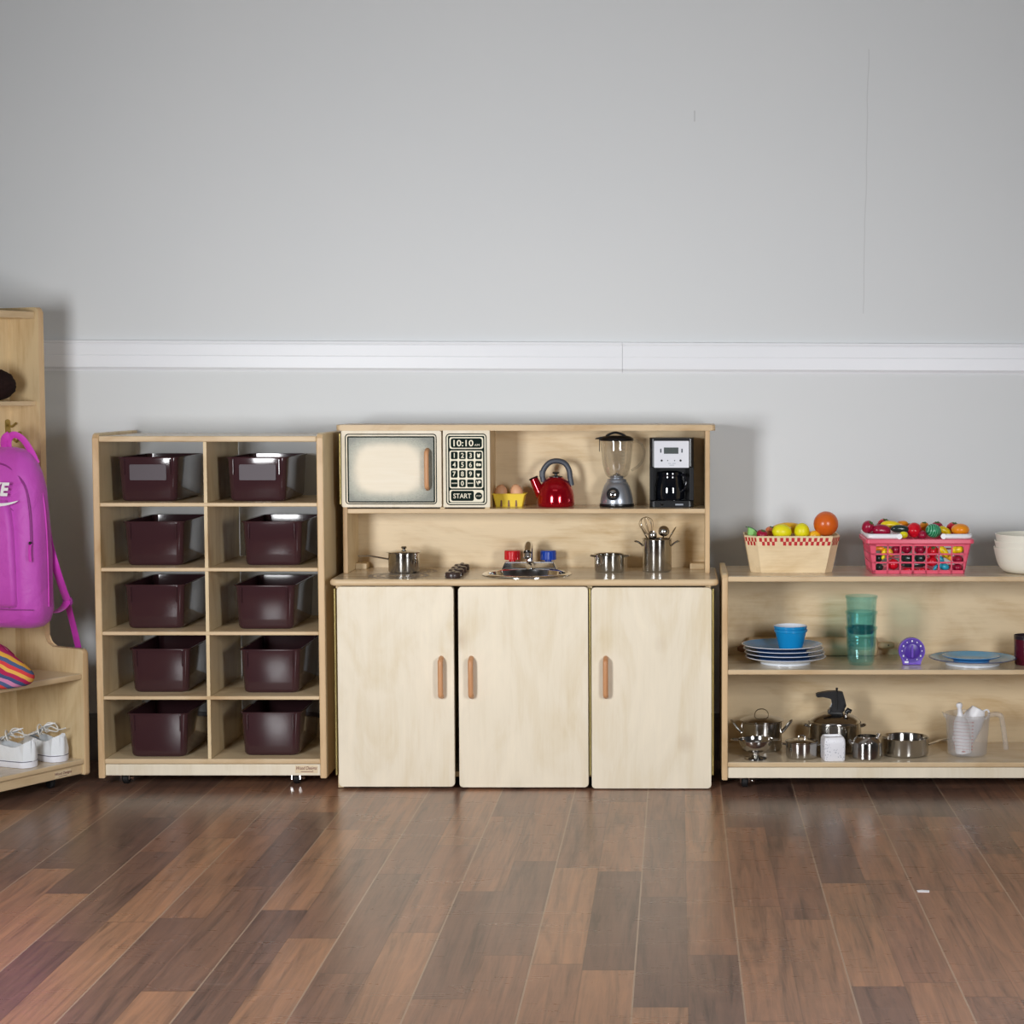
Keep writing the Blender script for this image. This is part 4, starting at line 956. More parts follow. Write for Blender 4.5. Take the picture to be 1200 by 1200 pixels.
veg(1107, 622.5, -.02, podf('toy_banana', 'f_yellow', .042, .0105, .2), 'short yellow banana just right of the striped melon', (0, .5, .1), 'toy fruit')
veg(1117, 620, .005, ballf('toy_apple', 'f_red', .0195, .0185, 'f_stem'), 'bright red apple behind the orange at the right end', (.3, .2, 0), 'toy fruit')
veg(1125.3, 620.5, -.045, ballf('toy_orange', 'f_orange', .0252, .0165), 'flattened orange fruit at the right end of the red basket top', (0, 0, 0), 'toy fruit')
yi = -.066
veg(1030, 643, yi - .006, podf('toy_pepper', 'f_orange', .034, .006, .15), 'thin orange pepper behind the top left grid hole')
veg(1036.5, 646.5, yi - .004, lemonf('toy_corn', 'f_yellow', .0075, .012), 'little yellow corn seen through the top row, leftmost', (0, .5, 0))
veg(1043.5, 647.5, yi - .004, lemonf('toy_corn', 'f_mango', .007, .012), 'golden corn in the second grid hole of the top row', (0, -.3, 0))
veg(1035, 653, yi - .004, lemonf('toy_corn', 'f_lemon', .0048, .0075), 'smallest yellow corn tip hanging by the second grid row', (0, .6, 0))
veg(1051, 644, yi + .008, ballf('toy_beet', 'f_maroon', .0155), 'maroon beet behind the third grid hole of the top row')
veg(1062.5, 643, yi + .006, ballf('toy_plum', 'f_maroon', .0145, .013), 'maroon plum near the middle of the top grid row', (0, 0, 0), 'toy fruit')
veg(1078, 644, yi + .006, ballf('toy_onion', 'f_maroon', .0155, .013), 'maroon onion in the middle grid hole of the top row')
veg(1093, 646, yi + .006, ballf('toy_tomato', 'f_red', .0165, .016, 'f_stem'), 'red tomato in the fifth grid hole of the top row', (.8, 0, 0))
veg(1092, 658, yi + .004, ballf('toy_strawberry', 'f_red', .0165, .014), 'red strawberry in the fifth grid hole of the middle row', (0, 0, 0), 'toy fruit')
veg(1105.5, 646.5, yi + .002, podf('toy_banana', 'f_yellow', .036, .0095, .25), 'yellow banana seen through the sixth grid hole', (0, .9, 0), 'toy fruit')
veg(1122, 644.5, yi + .002, podf('toy_banana', 'f_yellow', .036, .0105, .2, 'pin_dark'), 'yellow banana with dark tip in the rightmost grid hole', (0, -.1, 0), 'toy fruit')
veg(1110, 652.5, yi + .012, podf('toy_squash', 'f_mango', .036, .0075, .25), 'golden squash below the yellow banana, right of middle', (0, .5, 0))
veg(1029, 654, yi + .004, ballf('toy_eggplant', 'f_dark', .0135, .0115), 'dark eggplant at the left end of the middle grid row')
veg(1063, 654.3, yi + .004, podf('toy_eggplant', 'f_dark', .036, .0125, .1), 'dark eggplant in the third grid hole of the middle row')
veg(1078, 654.3, yi + .004, podf('toy_eggplant', 'f_dark', .03, .0125, .1), 'dark eggplant in the fourth grid hole of the middle row')
veg(1046.5, 661, yi + .002, ballf('toy_tomato', 'f_red', .0165, .0155), 'red tomato low in the second grid column')
veg(1030, 664.5, yi + .004, ballf('toy_plum', 'f_dark', .0125, .0105), 'dark plum at the bottom left grid hole', (0, 0, 0), 'toy fruit')
veg(1066, 668, yi - .001, podf('toy_chili', 'f_red', .044, .0055, .1), 'long red chili on the floor of the basket, left one')
veg(1083, 668, yi - .001, podf('toy_chili', 'f_red', .034, .0055, .1), 'long red chili on the floor of the basket, right one')
veg(1070, 661.5, yi + .012, podf('toy_cucumber', 'f_dark', .07, .0085, .05), 'long dark cucumber low across the third and fourth columns')
veg(1106.5, 664, yi + .000, lemonf('toy_fish', 'f_teal', .0095, .0155), 'teal toy vegetable in the bottom row, right of middle', (0, PI / 2 + .2, 0))
veg(1103.5, 656, yi - .002, lemonf('toy_fish', 'f_teal', .0062, .0105), 'small teal piece standing above the bottom teal one', (0, -.5, 0))
veg(1096.5, 665, yi - .003, lemonf('toy_fish', 'f_teal', .0048, .0105), 'slanted teal sliver in the fifth column of the bottom row', (0, .7, 0))
veg(1122.3, 655.2, yi + .006, ballf('toy_beet', 'f_maroon', .0155, .0115), 'maroon beet at the right end of the middle grid row')
veg(1122, 665, yi + .004, ballf('toy_beet', 'f_maroon', .0145, .0105), 'maroon beet at the right end of the bottom grid row')
# ---- nested white bowls
def bowl(name, label, cat, group, c, r, h, mt, foot=.5, t=.002, inner=None, lip=.0):
    o = thing(name, label, cat, c, 0, group); n = 12
    pr = [(r * a, h * b_) for a, b_ in ((.55, 0), (.66, .025), (.75, .09), (.82, .19), (.875, .32), (.92, .5), (.955, .7), (.985, .9), (1.0, 1.0))]
    inn_ = [(max(0, a - t), max(t, b_)) for a, b_ in reversed(pr)]
    MB().lathe([(0, 0)] + pr[:-1] + [(r, h - .001), (r + lip, h)] + inn_[:1] + inn_[1:] + [(0, t)], 48).build('bowl_body', mt, o); return o
Rw = 43 * K(5.28, zT); q = Vector((PX(1207.5, 5.28, zT), 5.28, zT + .0004))
for i, (dz, nm) in enumerate(((0, 'outermost bottom ivory bowl of the nested stack at the right end of the shelf top'), (.0185, 'middle ivory bowl of the nested stack at the right end of the shelf top'), (.037, 'topmost ivory bowl of the nested stack at the right end of the shelf top'))):
    bowl('mixing_bowl', nm, 'bowl', 'nested ivory bowls on the shelf top', q + Vector((.002 * i, 0, dz)), Rw, .0715, 'ivory', .62, .0025)
# ---- plates, bowls, glasses on the middle shelf
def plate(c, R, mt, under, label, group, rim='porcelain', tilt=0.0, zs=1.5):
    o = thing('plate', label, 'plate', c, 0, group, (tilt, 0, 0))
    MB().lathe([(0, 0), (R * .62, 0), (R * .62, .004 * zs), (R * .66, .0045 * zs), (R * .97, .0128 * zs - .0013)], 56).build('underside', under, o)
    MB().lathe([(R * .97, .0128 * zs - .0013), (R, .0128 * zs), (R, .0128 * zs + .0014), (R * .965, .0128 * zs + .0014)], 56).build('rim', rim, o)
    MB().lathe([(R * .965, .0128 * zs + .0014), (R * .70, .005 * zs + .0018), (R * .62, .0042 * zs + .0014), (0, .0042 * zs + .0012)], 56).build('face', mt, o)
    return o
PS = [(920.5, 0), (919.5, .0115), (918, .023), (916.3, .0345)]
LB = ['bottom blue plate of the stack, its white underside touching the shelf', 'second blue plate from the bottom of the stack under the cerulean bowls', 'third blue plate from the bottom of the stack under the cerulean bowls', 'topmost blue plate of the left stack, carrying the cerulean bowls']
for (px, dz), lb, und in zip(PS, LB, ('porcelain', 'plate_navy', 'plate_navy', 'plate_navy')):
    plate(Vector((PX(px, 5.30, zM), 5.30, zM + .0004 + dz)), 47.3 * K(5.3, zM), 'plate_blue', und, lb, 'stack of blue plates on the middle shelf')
cbw = Vector((PX(926.5, 5.29, zM), 5.29, zM + .0345 + .0081))
def cone_bowl(c, label, mt_in):
    o = thing('small_bowl', label, 'bowl', c, 0, 'cerulean bowls on the plate stack'); r0_, r1, h = .032, .0445, .055
    MB().lathe([(0, 0), (r0_, 0), (r0_ + .001, .003), (r1 - .001, h - .008), (r1 + .0015, h - .007), (r1 + .0025, h)], 48).build('outer_wall', 'cerulean', o)
    MB().lathe([(r1 + .0025, h), (r1, h + .0006), (r1 - .002, h - .004), (r0_ - .002, .004), (0, .003)], 48).build('inner_wall', mt_in, o); return o
cone_bowl(cbw, 'lower of the two cerulean blue bowls nested on the plate stack', 'cerulean')
cone_bowl(cbw + Vector((-.001, 0, .010)), 'upper cerulean bowl with white inside, nested on the plate stack', 'porcelain')
def tumbler(c, label):
    o = thing('tumbler', label, 'glass', c, 0, 'stacked teal tumblers on the middle shelf'); n = 40; r0_, r1, h = .037, .0452, .106; loops = []
    def lp(r, z, amp=1): return [(r * (1 - .02 * amp * (i % 2)) * math.cos(2 * PI * i / n), r * (1 - .02 * amp * (i % 2)) * math.sin(2 * PI * i / n), z) for i in range(n)]
    MB().loft([lp(r0_ - .006, 0, 0), lp(r0_, .008), lp(r0_ + .0035, .05), lp(r1 - .002, h - .008), lp(r1, h - .006, 0), lp(r1, h, 0), lp(r1 - .0016, h, 0), lp(r1 - .004, h - .01), lp(r0_ + .0018, .05), lp(r0_ - .004, .009)], True, True, False).build('glass_wall', 'teal_glass', o); return o
q = contact(1010.5, 780.8, zM); q.y += .037; q.z += .0004
for i, nm in enumerate(('bottom teal tumbler of the stack of three, base on the shelf', 'middle teal tumbler of the stack of three', 'topmost and palest teal tumbler of the stack of three')): tumbler(q + Vector((0, 0, .0435 * i)), nm)
# rolling pin at the back
yp = YSB - .031; rp = 10.9 * K(yp, zM); xa, xb = PX(876, yp, zM), PX(1028, yp, zM)
rpn = thing('rolling_pin', 'wooden rolling pin lying along the back of the middle shelf behind plates and tumblers', 'rolling pin', ((xa + xb) / 2, yp, zM + .0003)); lx = (xb - xa) / 2
RY = Matrix.Rotation(PI / 2, 3, 'Y')
MB().lathe([(0, -lx), (rp * .8, -lx), (rp, -lx + .004), (rp, lx - .004), (rp * .8, lx), (0, lx)], 32, (0, 0, rp), True, RY).build('barrel', 'pin_wood', rpn)
for s in (-1, 1):
    l_ = .050 if s > 0 else .03
    mb = MB().lathe([(0, 0), (.006, 0), (.0095, .006), (.0105, .02), (.0095, l_ - .008), (.006, l_ - .001), (0, l_)], 20, (s * lx, 0, rp + (.004 if s > 0 else -.006)), True, Matrix.Rotation(s * PI / 2, 3, 'Y'))
    h = mb.build('handle', 'pin_wood' if s > 0 else 'pin_dark', rpn)
    if s > 0: MB().ball((lx + .031, -.0102, rp + .005), .0018).build('peg', 'rubber', h)
# purple timer
q = contact(1068.7, 779.3, zM); u = K(q.y, zM); q.y += .011; q.z += .0004
tm = thing('kitchen_timer', 'round purple kitchen timer with white dial marks standing on the middle shelf', 'timer', q)
rt = 15.3 * u; zc = 16.4 * u
a0 = math.asin(.72)
pl = [(rt * math.sin(a), zc - rt * math.cos(a)) for a in [a0 + (2 * PI - 2 * a0) * i / 40 for i in range(41)]]
MB().prism([(-rt * .68, 0), (rt * .68, 0)] + pl, -.010, .012, 'XZ', .0015).build('case', 'purple', tm)
face = MB().lathe([(rt * .92, 0), (rt * .90, .0015), (rt * .62, .0015), (rt * .60, .004), (rt * .50, .0055), (0, .0055)], 40, (0, -.0095, zc), True, Matrix.Rotation(PI / 2, 3, 'X')).build('dial', 'purple_dark', tm)
MB().prism(round_poly(-.0028, .0028, zc - rt * .48, zc + rt * .48, .0025), -.021, -.0145, 'XZ', .001).build('pointer_grip', 'purple', face)
mb = MB()
for i in range(12):
    a = i * PI / 6; 
    if i == 6: continue
    cx_, cz_ = rt * .76 * math.sin(a), zc + rt * .76 * math.cos(a); s = .0017 if i % 2 else .0024
    mb.flat(rrect(s * 1.5, s * 2, .0004, 2, cx_, cz_), -.0113)
mb.flat(rrect(.011, .0055, .001, 2, -rt * .42, zc - rt * .86), -.0112)
mb.build('dial_marks', 'white', tm, recalc=False)
# right-hand plates
q = contact(1140, 783, zM); R = 50.8 * K(5.30, zM); cy = q.y + R * .62
pl1 = Vector((PX(1139.7, cy, zM), cy, zM + .0004))
plate(pl1, R, 'plate_blue_light', 'porcelain', 'large blue plate with white underside at the right of the middle shelf', 'plates by the dark red cup', 'plate_navy')
plate(pl1 + Vector((-.004, -.002, .0082)), R * .66, 'plate_blue_light', 'plate_blue', 'smaller blue plate lying on the large right-hand plate', 'plates by the dark red cup', 'plate_blue', 0, 1.25)
q = contact(1208, 780.8, zM); q.y += .039; q.z += .0004
cu_ = thing('drinking_cup', 'dark maroon cup at the right edge of the middle shelf beside the plates', 'cup', q)
MB().lathe([(0, 0), (.036, 0), (.038, .004), (.0405, .07), (.0405, .0715)], 40).build('cup_wall', 'maroon_cup', cu_)
MB().lathe([(.0405, .0715), (.041, .082), (.039, .082), (.036, .006), (0, .005)], 40).build('dark_rim', 'cup_rim', cu_)
# ---------------------------------------------------------------- cookware on the bottom shelf
def at_shelf(px, py, r, z=None): q = contact(px, py, zB if z is None else z); q.y += r; q.z += .0004; return q
R = 24.0 * K(5.35, zB); q = Vector((PX(892.3, 5.365, zB), 5.365, zB + .0004)); u = K(5.34, .15)
sp2 = thing('stock_pot', 'lidded steel stock pot with raised loop handles behind the small colander', 'pot', q)
H = 33.5 * u
MB().lathe(pot_profile(R, H, lip=.0016)).build('pot_body', 'steel', sp2)
ld = MB().lathe([(R + .004, H + .0008), (R + .0042, H + .0035), (R, H + .005), (R * .75, H + .0095), (R * .4, H + .0135), (0, H + .015)], 48).build('lid', 'steel_smooth', sp2)
MB().tube(smooth_path([(-.0195, 0, H + .0125), (-.0185, 0, H + .023), (-.012, 0, H + .031), (0, 0, H + .034), (.012, 0, H + .031), (.0185, 0, H + .023), (.0195, 0, H + .0125)], 4), .0016, 8, flat=(.0042, .0014), up=(0, 1, 0)).build('lid_handle', 'steel_smooth', ld)
for s in (-1, 1):
    x0 = s * (R - .001)
    MB().tube(smooth_path([(x0, -.014, H * .60), (x0 + s * .012, -.013, H * .76), (x0 + s * .026, -.010, H * .98), (x0 + s * .029, 0, H * 1.03), (x0 + s * .026, .010, H * .98), (x0 + s * .012, .013, H * .76), (x0, .014, H * .60)], 4), .0026, 8).build('handle', 'steel_smooth', sp2)
q = at_shelf(886, 892, .033); u = K(5.2, .1)
co = thing('colander', 'small steel footed colander at the left front of the bottom shelf', 'colander', q)
MB().lathe([(0, 0), (13.4 * u, 0), (13.2 * u, .003), (7 * u, .0065), (4.5 * u, .012), (4.5 * u, .017), (0, .017)], 40).build('foot', 'steel_smooth', co)
n = 10; Rb = 20 * u; hb = 15.8 * u
pr = [(Rb * math.sin(PI / 2 * i / n), .016 + hb * (1 - math.cos(PI / 2 * i / n))) for i in range(n + 1)]
MB().lathe(pr + [(Rb + .003, .0165 + hb), (Rb + .002, .018 + hb), (Rb - .001, .017 + hb)] + [(max(0, a - .0014), b_ + .001) for a, b_ in reversed(pr[:-1])], 48).build('bowl', 'steel_smooth', co)
for s in (-1, 1):
    MB().tube(smooth_path([(s * (Rb + .001), -.010, .0165 + hb), (s * (Rb + .016), -.008, .0165 + hb), (s * (Rb + .021), 0, .0165 + hb), (s * (Rb + .016), .008, .0165 + hb), (s * (Rb + .001), .010, .0165 + hb)], 4), .002, 8).build('handle', 'steel_smooth', co)
q = at_shelf(940.7, 891, .044); u = K(5.22, .11); R = 18.6 * u; H = 18.5 * u
lp_ = thing('casserole_pot', 'small low lidded steel pot between colander and speckled white box', 'pot', q)
MB().lathe(pot_profile(R, H)).build('pot_body', 'steel', lp_)
ld = MB().lathe([(R + .002, H + .0008), (R + .002, H + .002), (R * .7, H + .0065), (0, H + .009)], 40).build('lid', 'steel_smooth', lp_)
MB().tube(smooth_path([(-.009, 0, H + .008), (-.008, 0, H + .015), (0, 0, H + .018), (.008, 0, H + .015), (.009, 0, H + .008)], 4), .0017, 8).build('lid_knob', 'steel_smooth', ld)
for s in (-1, 1): MB().tube(smooth_path([(s * (R - .001), -.009, H * .80), (s * (R + .008), -.007, H * .86), (s * (R + .010), 0, H * .88), (s * (R + .008), .007, H * .86), (s * (R - .001), .009, H * .80)], 4), .0018, 8).build('handle', 'steel_smooth', lp_)
q = at_shelf(977, 892.3, .03); u = K(5.2, .1); q.y = max(q.y, YS + .04)
wb = thing('white_box', 'white speckled square tub standing in front of the pressure cooker', 'box', q, .12)
Wb = 25.5 * u
def wl(s, z, r=.006): return [(x, y, z) for x, y in rrect(Wb * s, Wb * s, r, 4)]
MB().loft([wl(.93, 0), wl(.97, .003), wl(1.0, 20 * u), wl(.97, 24.5 * u), wl(.90, 26.5 * u)], True, False, True).build('tub_wall', 'speckle', wb)
MB().loft([wl(.90, 26.5 * u), wl(.86, 27.6 * u), wl(.82, 27.6 * u), wl(.80, 25.5 * u)], False, True, True).build('lid', 'white', wb)
# pressure cooker
u = K(5.33, .14); R = 31.2 * u; q = Vector((PX(978, 5.355, zB), 5.355, zB + .0004))
pc = thing('pressure_cooker', 'wide steel pressure cooker with a black hooked handle on the bottom shelf', 'pressure cooker', q)
H = 33 * u
MB().lathe(pot_profile(R, H, lip=.0005)).build('pot_body', 'steel', pc)
ld = MB().lathe([(R - .003, H - .004), (R - .0025, H + .001), (R * .93, H + .0075), (R * .75, H + .017), (R * .5, H + .0245), (R * .3, H + .0275), (0, H + .0285)], 56).build('domed_lid', 'steel_smooth', pc)
hx = lambda x: (x - 628) / 9.6 * u
hz = lambda y: H + .0255 + (372 - y) / 9.6 * u
hp = [(413, 150), (425, 146), (480, 134), (560, 122), (635, 119), (700, 126), (716, 132), (726, 170), (742, 225), (757, 285), (748, 305), (724, 328), (706, 378), (690, 388), (560, 388), (545, 372), (548, 340), (570, 322), (596, 303), (610, 270), (606, 222), (594, 200), (566, 186), (500, 188), (440, 193), (424, 190), (414, 172)]
MB().prism([(hx(a), hz(b_)) for a, b_ in hp], -.011, .011, 'XZ', .004).build('hooked_handle', 'black', ld)
MB().tube([(hx(650), -.0115, hz(330)), (hx(651), -.012, hz(130)), (hx(650), -.006, hz(118)), (hx(649), 0, hz(88))], .0022, 8).lathe([(.0032, 0), (.0036, .006), (0, .007)], 12, (hx(650), 0, hz(112))).build('release_pin', 'rubber', ld)
v = MB().tube([(hx(738), -.028, H + .012), (hx(752), -.032, hz(345))], .0048, 12).build('valve', 'chrome', ld)
MB().tube([(hx(742), -.032, hz(352)), (hx(768), -.033, hz(318)), (hx(800), -.033, hz(335))], .007, 12, radii=[.006, .0078, .0062]).build('valve_cap', 'black', v)
for s in (-1, 1): MB().tube(smooth_path([(s * (R - .001), -.012, H - .012), (s * (R + .010), -.010, H - .008), (s * (R + .012), 0, H - .007), (s * (R + .010), .010, H - .008), (s * (R - .001), .012, H - .012)], 4), .0026, 8).build('side_handle', 'steel_smooth', pc)
# squat kettle without handle
q = at_shelf(1017.5, 892, .04); u = K(5.22, .11); R = 18.0 * u
sk = thing('steel_kettle', 'squat open steel kettle with stub spout between cooker and frying pan', 'kettle', q)
hh = 18.5 * u; ht_ = 26.5 * u
MB().lathe([(0, 0), (R - .005, 0), (R, .004), (R, hh), (R * .97, hh + .004), (R * .82, hh + .012), (R * .70, ht_ - .002), (R * .70, ht_), (R * .66, ht_), (R * .78, hh + .01), (R - .003, hh), (R - .003, .005), (0, .003)], 48).build('kettle_body', 'steel', sk)
MB().tube(smooth_path([(-R * .88, -.004, hh - .004), (-R - .004, -.006, hh + .004), (-R - .007, -.007, hh + .011)], 3), .004, 10, radii=[.0065, .0065, .006, .0055, .005, .0045, .004]).build('spout', 'steel_smooth', sk)
MB().tube([(R * .55, -.012, hh + .004), (R * .70, -.014, ht_ + .002)], .0042, 12).tube([(R * .69, -.014, ht_ + .001), (R * .76, -.014, ht_ + .010)], .0062, 12).build('handle_post', 'chrome', sk)
MB().tube(smooth_path([(-.008, -R * .86, hh - .001), (-.006, -R * .90, hh + .007), (.003, -R * .84, hh + .012), (.010, -R * .86, hh + .006), (.011, -R * .92, hh - .001)], 4), .0024, 8).build('front_lug', 'chrome', sk)
# frying pan
u = K(5.27, .1); R = 27.4 * u; q = at_shelf(1064, 889.6, R)
fp = thing('frying_pan', 'shallow steel frying pan with handle pointing right toward the measuring jug', 'frying pan', q)
H = 21.0 * u
MB().lathe(pot_profile(R, H, lip=.0015, curve=.010)).build('pan_body', 'steel', fp)
MB().tube(smooth_path([(R - .001, .002, H * .55), (R + .018, .024, H * .58), (R + .045, .060, H * .60), (R + .105, .085, H * .62)], 5), .003, 10, flat=(.0024, .006), up=(0, 0, 1)).build('handle', 'steel_smooth', fp)
# measuring jug with scoop and funnel
u = K(5.23, .13); q = at_shelf(1137, 888.8, .055)
mj = thing('measuring_jug', 'frosted plastic measuring jug with red lines holding white utensils', 'measuring jug', q)
Hj = 49.5 * u; Rj0, Rj1 = 22.8 * u, 26.2 * u
MB().lathe([(0, 0), (Rj0 - .006, 0), (Rj0, .005), (Rj1, Hj - .002), (Rj1 + .001, Hj), (Rj1 - .001, Hj), (Rj1 - .0022, Hj - .002), (Rj0 - .002, .006), (0, .003)], 48).build('jug_wall', 'frosted', mj)
MB().prism([(-Rj1 - .010, Hj + .003), (-Rj1 + .004, Hj - .001), (-Rj1 + .003, Hj - .020), (-Rj1 - .001, Hj - .010)], -.010, .010, 'XZ', .003).build('pouring_lip', 'frosted', mj)
MB().tube(smooth_path([(Rj1 - .002, 0, Hj - .006), (Rj1 + .018, -.002, Hj - .003), (Rj1 + .031, -.004, Hj - .008), (Rj1 + .036, -.004, Hj - .03), (Rj1 + .042, -.004, Hj * .42), (Rj1 + .046, -.004, Hj * .13)], 5), .006, 10, flat=(.0075, .007), up=(1, 0, 0)).build('jug_handle', 'frosted', mj)
mb = MB()
def jl(z, a0_, a1_, w_=.0007):
    n = 10; r_ = Rj0 + (Rj1 - Rj0) * z / Hj + .0007
    for i in range(n):
        A, B = a0_ + (a1_ - a0_) * i / n, a0_ + (a1_ - a0_) * (i + 1) / n
        mb._face([mb.bm.verts.new((r_ * math.cos(a), r_ * math.sin(a), zz_)) for a, zz_ in ((A, z - w_), (B, z - w_), (B, z + w_), (A, z + w_))])
for i in range(9):
    z = Hj * (.87 - i * .082); jl(z, math.radians(228), math.radians(268 + (10 if i == 0 else 0)), .00045)
    jl(z - .001, math.radians(272), math.radians(277), .0013); jl(z - .001, math.radians(221), math.radians(225), .0011)
jl(Hj * .155, math.radians(246), math.radians(256), .0016)
mb.build('measure_marks', plain('dull_red_print', RGB(168, 120, 116), .6), mj, recalc=False)
fu = thing('funnel', 'white plastic funnel with a knobbed tip sticking up out of the jug', 'funnel', q + Vector((-.013, -.022, .004)), 0, None, (0, -.10, 0))
MB().lathe([(.022, .006), (.0235, .045), (.022, .080), (.0175, .098), (.010, .110), (.007, .118), (.0058, .130), (.0078, .135), (.0092, .1405), (.0075, .146), (0, .148)], 32).build('cone', 'white', fu)
sc_ = thing('flour_scoop', 'white plastic scoop leaning to the right inside the measuring jug', 'scoop', q + Vector((-.018, .019, .022)), 0, None, (0, .46, 0))
MB().lathe([(0, 0), (.018, .002), (.024, .010), (.0255, .07), (.023, .096), (.016, .117), (.015, .117), (.022, .095), (.024, .07), (.022, .012), (0, .006)], 32, (0, 0, 0), True, None, 1.25, .72).build('scoop_bowl', 'white', sc_)
MB().tube(smooth_path([(.012, 0, .112), (.022, 0, .124), (.031, 0, .120), (.033, 0, .106), (.025, 0, .092)], 4), .0026, 8).build('hang_loop', 'white', sc_)
# ---------------------------------------------------------------- coat locker at the left, turned towards the room
ANG = math.radians(60)
C0 = Vector((-1.6465, 5.266, 0))
loc = thing('coat_locker', 'birch coat locker with bench at the left edge, holding a pink backpack', 'locker', C0, ANG)
def LW(x, y, z): return C0 + Vector((x * math.cos(ANG) - y * math.sin(ANG), x * math.sin(ANG) + y * math.cos(ANG), z))
TL = .019; LEN = .86; dU, dB = .15, .395; zb_ = .03; zBench = .316; zArm = .384; zTop = 1.336; yBack = .27
def fil(cx_, cz_, r, a0, a1, n=6): return [(cx_ + r * math.cos(math.radians(a0 + (a1 - a0) * i / n)), cz_ + r * math.sin(math.radians(a0 + (a1 - a0) * i / n))) for i in range(n + 1)]
prof_side = [(0, zb_ + .005), (.005, zb_), (dB, zb_), (dB, zTop)] + fil(dU + .014, zTop - .014, .014, 90, 180) + fil(dU - .03, zArm + .03, .03, 0, -90) + fil(.012, zArm - .012, .012, 90, 180)
for x0 in (-TL, -LEN):
    MB().prism(prof_side, x0, x0 + TL, 'YZ', .003, False, dU + .03).build('side_panel', ['birch_v', 'ply_edge_v'], loc)
xa, xb = -LEN + TL, -TL
MB().box(xa, xb, dU + .012, dB - .01, zTop - .032, zTop - .012, .003, 1).build('top_board', ['birch_h', 'ply_edge'], loc)
MB().box(xa, xb, dU + .014, yBack, 1.061, 1.074, .002, 1).build('hat_shelf', ['birch_h', 'ply_edge'], loc)
MB().box(xa, xb, .004, yBack, zBench - .016, zBench, .004, 1).build('bench_board', ['birch_top', 'ply_edge'], loc)
MB().box(xa, xb, .002, yBack, .062, .076, .004, 1).build('shoe_shelf', ['birch_top', 'ply_edge'], loc)
MB().box(xa, xb, .010, .028, zb_ + .004, .0605, .002).build('toe_board', 'ply_edge', loc)
MB().box(xa, xb, yBack, yBack + .012, zb_ + .01, zTop - .012).build('back_panel', 'birch_v', loc)
for x in (-.09, -LEN + .09):
    for y in (.06, dB - .06):
        p = MB().box(x - .015, x + .015, y - .015, y + .015, zb_ - .001, zb_ + .004).lathe([(.004, .012), (.004, zb_)], 12, (x, y, 0)).build('caster', 'chrome', loc)
        MB().lathe([(0, -.008), (.011, -.008), (.0145, -.005), (.0145, .005), (.011, .008), (0, .008)], 20, (x, y, .0148), True, RY).build('wheel', 'rubber', p)
b = MB(); b.prism([(-.118, .0375), (-.062, .0375), (-.062, .0555), (-.118, .0555)], .0098, .0094)
b.mi = 1; b.addmesh(text_mesh('Wood Designs', .010, .0002, .35), facing(-.09, .0092, .0480)); b.flat([(-.105, .040), (-.075, .040), (-.075, .0412), (-.105, .0412)], .0092)
b.build('maker_sticker', ['sticker', 'sticker_ink'], loc, recalc=False)
# brass hook
hkx = -.031; hz_ = .992
hk = MB().prism(round_poly(hkx - .008, hkx + .008, hz_ - .02, hz_ + .03, .006), yBack - .003, yBack, 'XZ', .001)
hk.tube(smooth_path([(hkx, yBack - .002, hz_ + .015), (hkx, yBack - .018, hz_ + .010), (hkx, yBack - .036, hz_ + .020)], 4), .003, 8)
hk.tube(smooth_path([(hkx, yBack - .002, hz_ - .006), (hkx, yBack - .030, hz_ - .030), (hkx, yBack - .040, hz_ - .030), (hkx, yBack - .050, hz_ - .010)], 5), .0034, 8)
hk.ball((hkx, yBack - .050, hz_ - .008), .005, seg=12).build('coat_hook', 'brass', loc)
# fuzzy hat
q = P(-9, 468, 5.24); q = Vector((PX(-9, 5.24, 1.0745), 5.24, 1.0748))
mb = MB().ball((0, 0, .044), .064, .064, .045, 56)
import mathutils
for v in mb.bm.verts:
    n_ = mathutils.noise.noise(v.co * 55) * .004 + mathutils.noise.noise(v.co * 140) * .003
    v.co += v.co.normalized() * n_; v.co.z = max(.0005, v.co.z)
tag(mb.build('fur_hat', 'fuzz', None, None, q), 'dark brown furry hat on the upper shelf of the coat locker', 'hat')
# ---- backpack
BZ, BT = .455, .95
bpR = math.radians(-14); cb = Vector((-1.841, 5.188, BZ))
bp = thing('backpack', 'bright magenta school backpack hanging from the locker hook', 'backpack', cb, bpR)
HB = BT - BZ; Wp, Dp = .25, .12
def sec(z, w, d, yo=0.0, r=.045): return [(x, y + yo, z) for x, y in rrect(w, d, r, 8)]
S = [(0.0, .70, .45), (.004, .84, .66), (.018, .95, .88), (.05, 1.0, 1.0), (.10, 1.0, 1.0), (.20, .985, 1.0), (.30, .965, .97), (.38, .93, .90), (.425, .86, .80), (.455, .76, .68), (.475, .64, .54), (.488, .48, .40), (HB, .22, .2)]
lo = []
for z, w, d in S:
    L_ = sec(z, Wp * w, Dp * d, (1 - d) * .02)
    lo.append([Vector((x + .005 * mathutils.noise.noise(Vector((x * 14, y * 14, z * 13))), y + .009 * mathutils.noise.noise(Vector((x * 20, z * 18, 3.0))), z)) for x, y, z in L_])
MB().loft(lo, True, True, True).build('main_bag', 'magenta', bp)
# front pocket panel
lo = []
for z, w, d in ((.062, .80, .05), (.066, .86, .5), (.075, .88, .9), (.16, .87, 1), (.27, .82, 1), (.315, .76, .92), (.345, .66, .6), (.352, .6, .1)):
    lo.append([(x - .018, y - Dp / 2 - .001, z) for x, y in rrect(Wp * w * .82, .030 * d + .008, .012, 6)])
MB().loft(lo, True, True, True).build('front_pocket', 'magenta', bp)
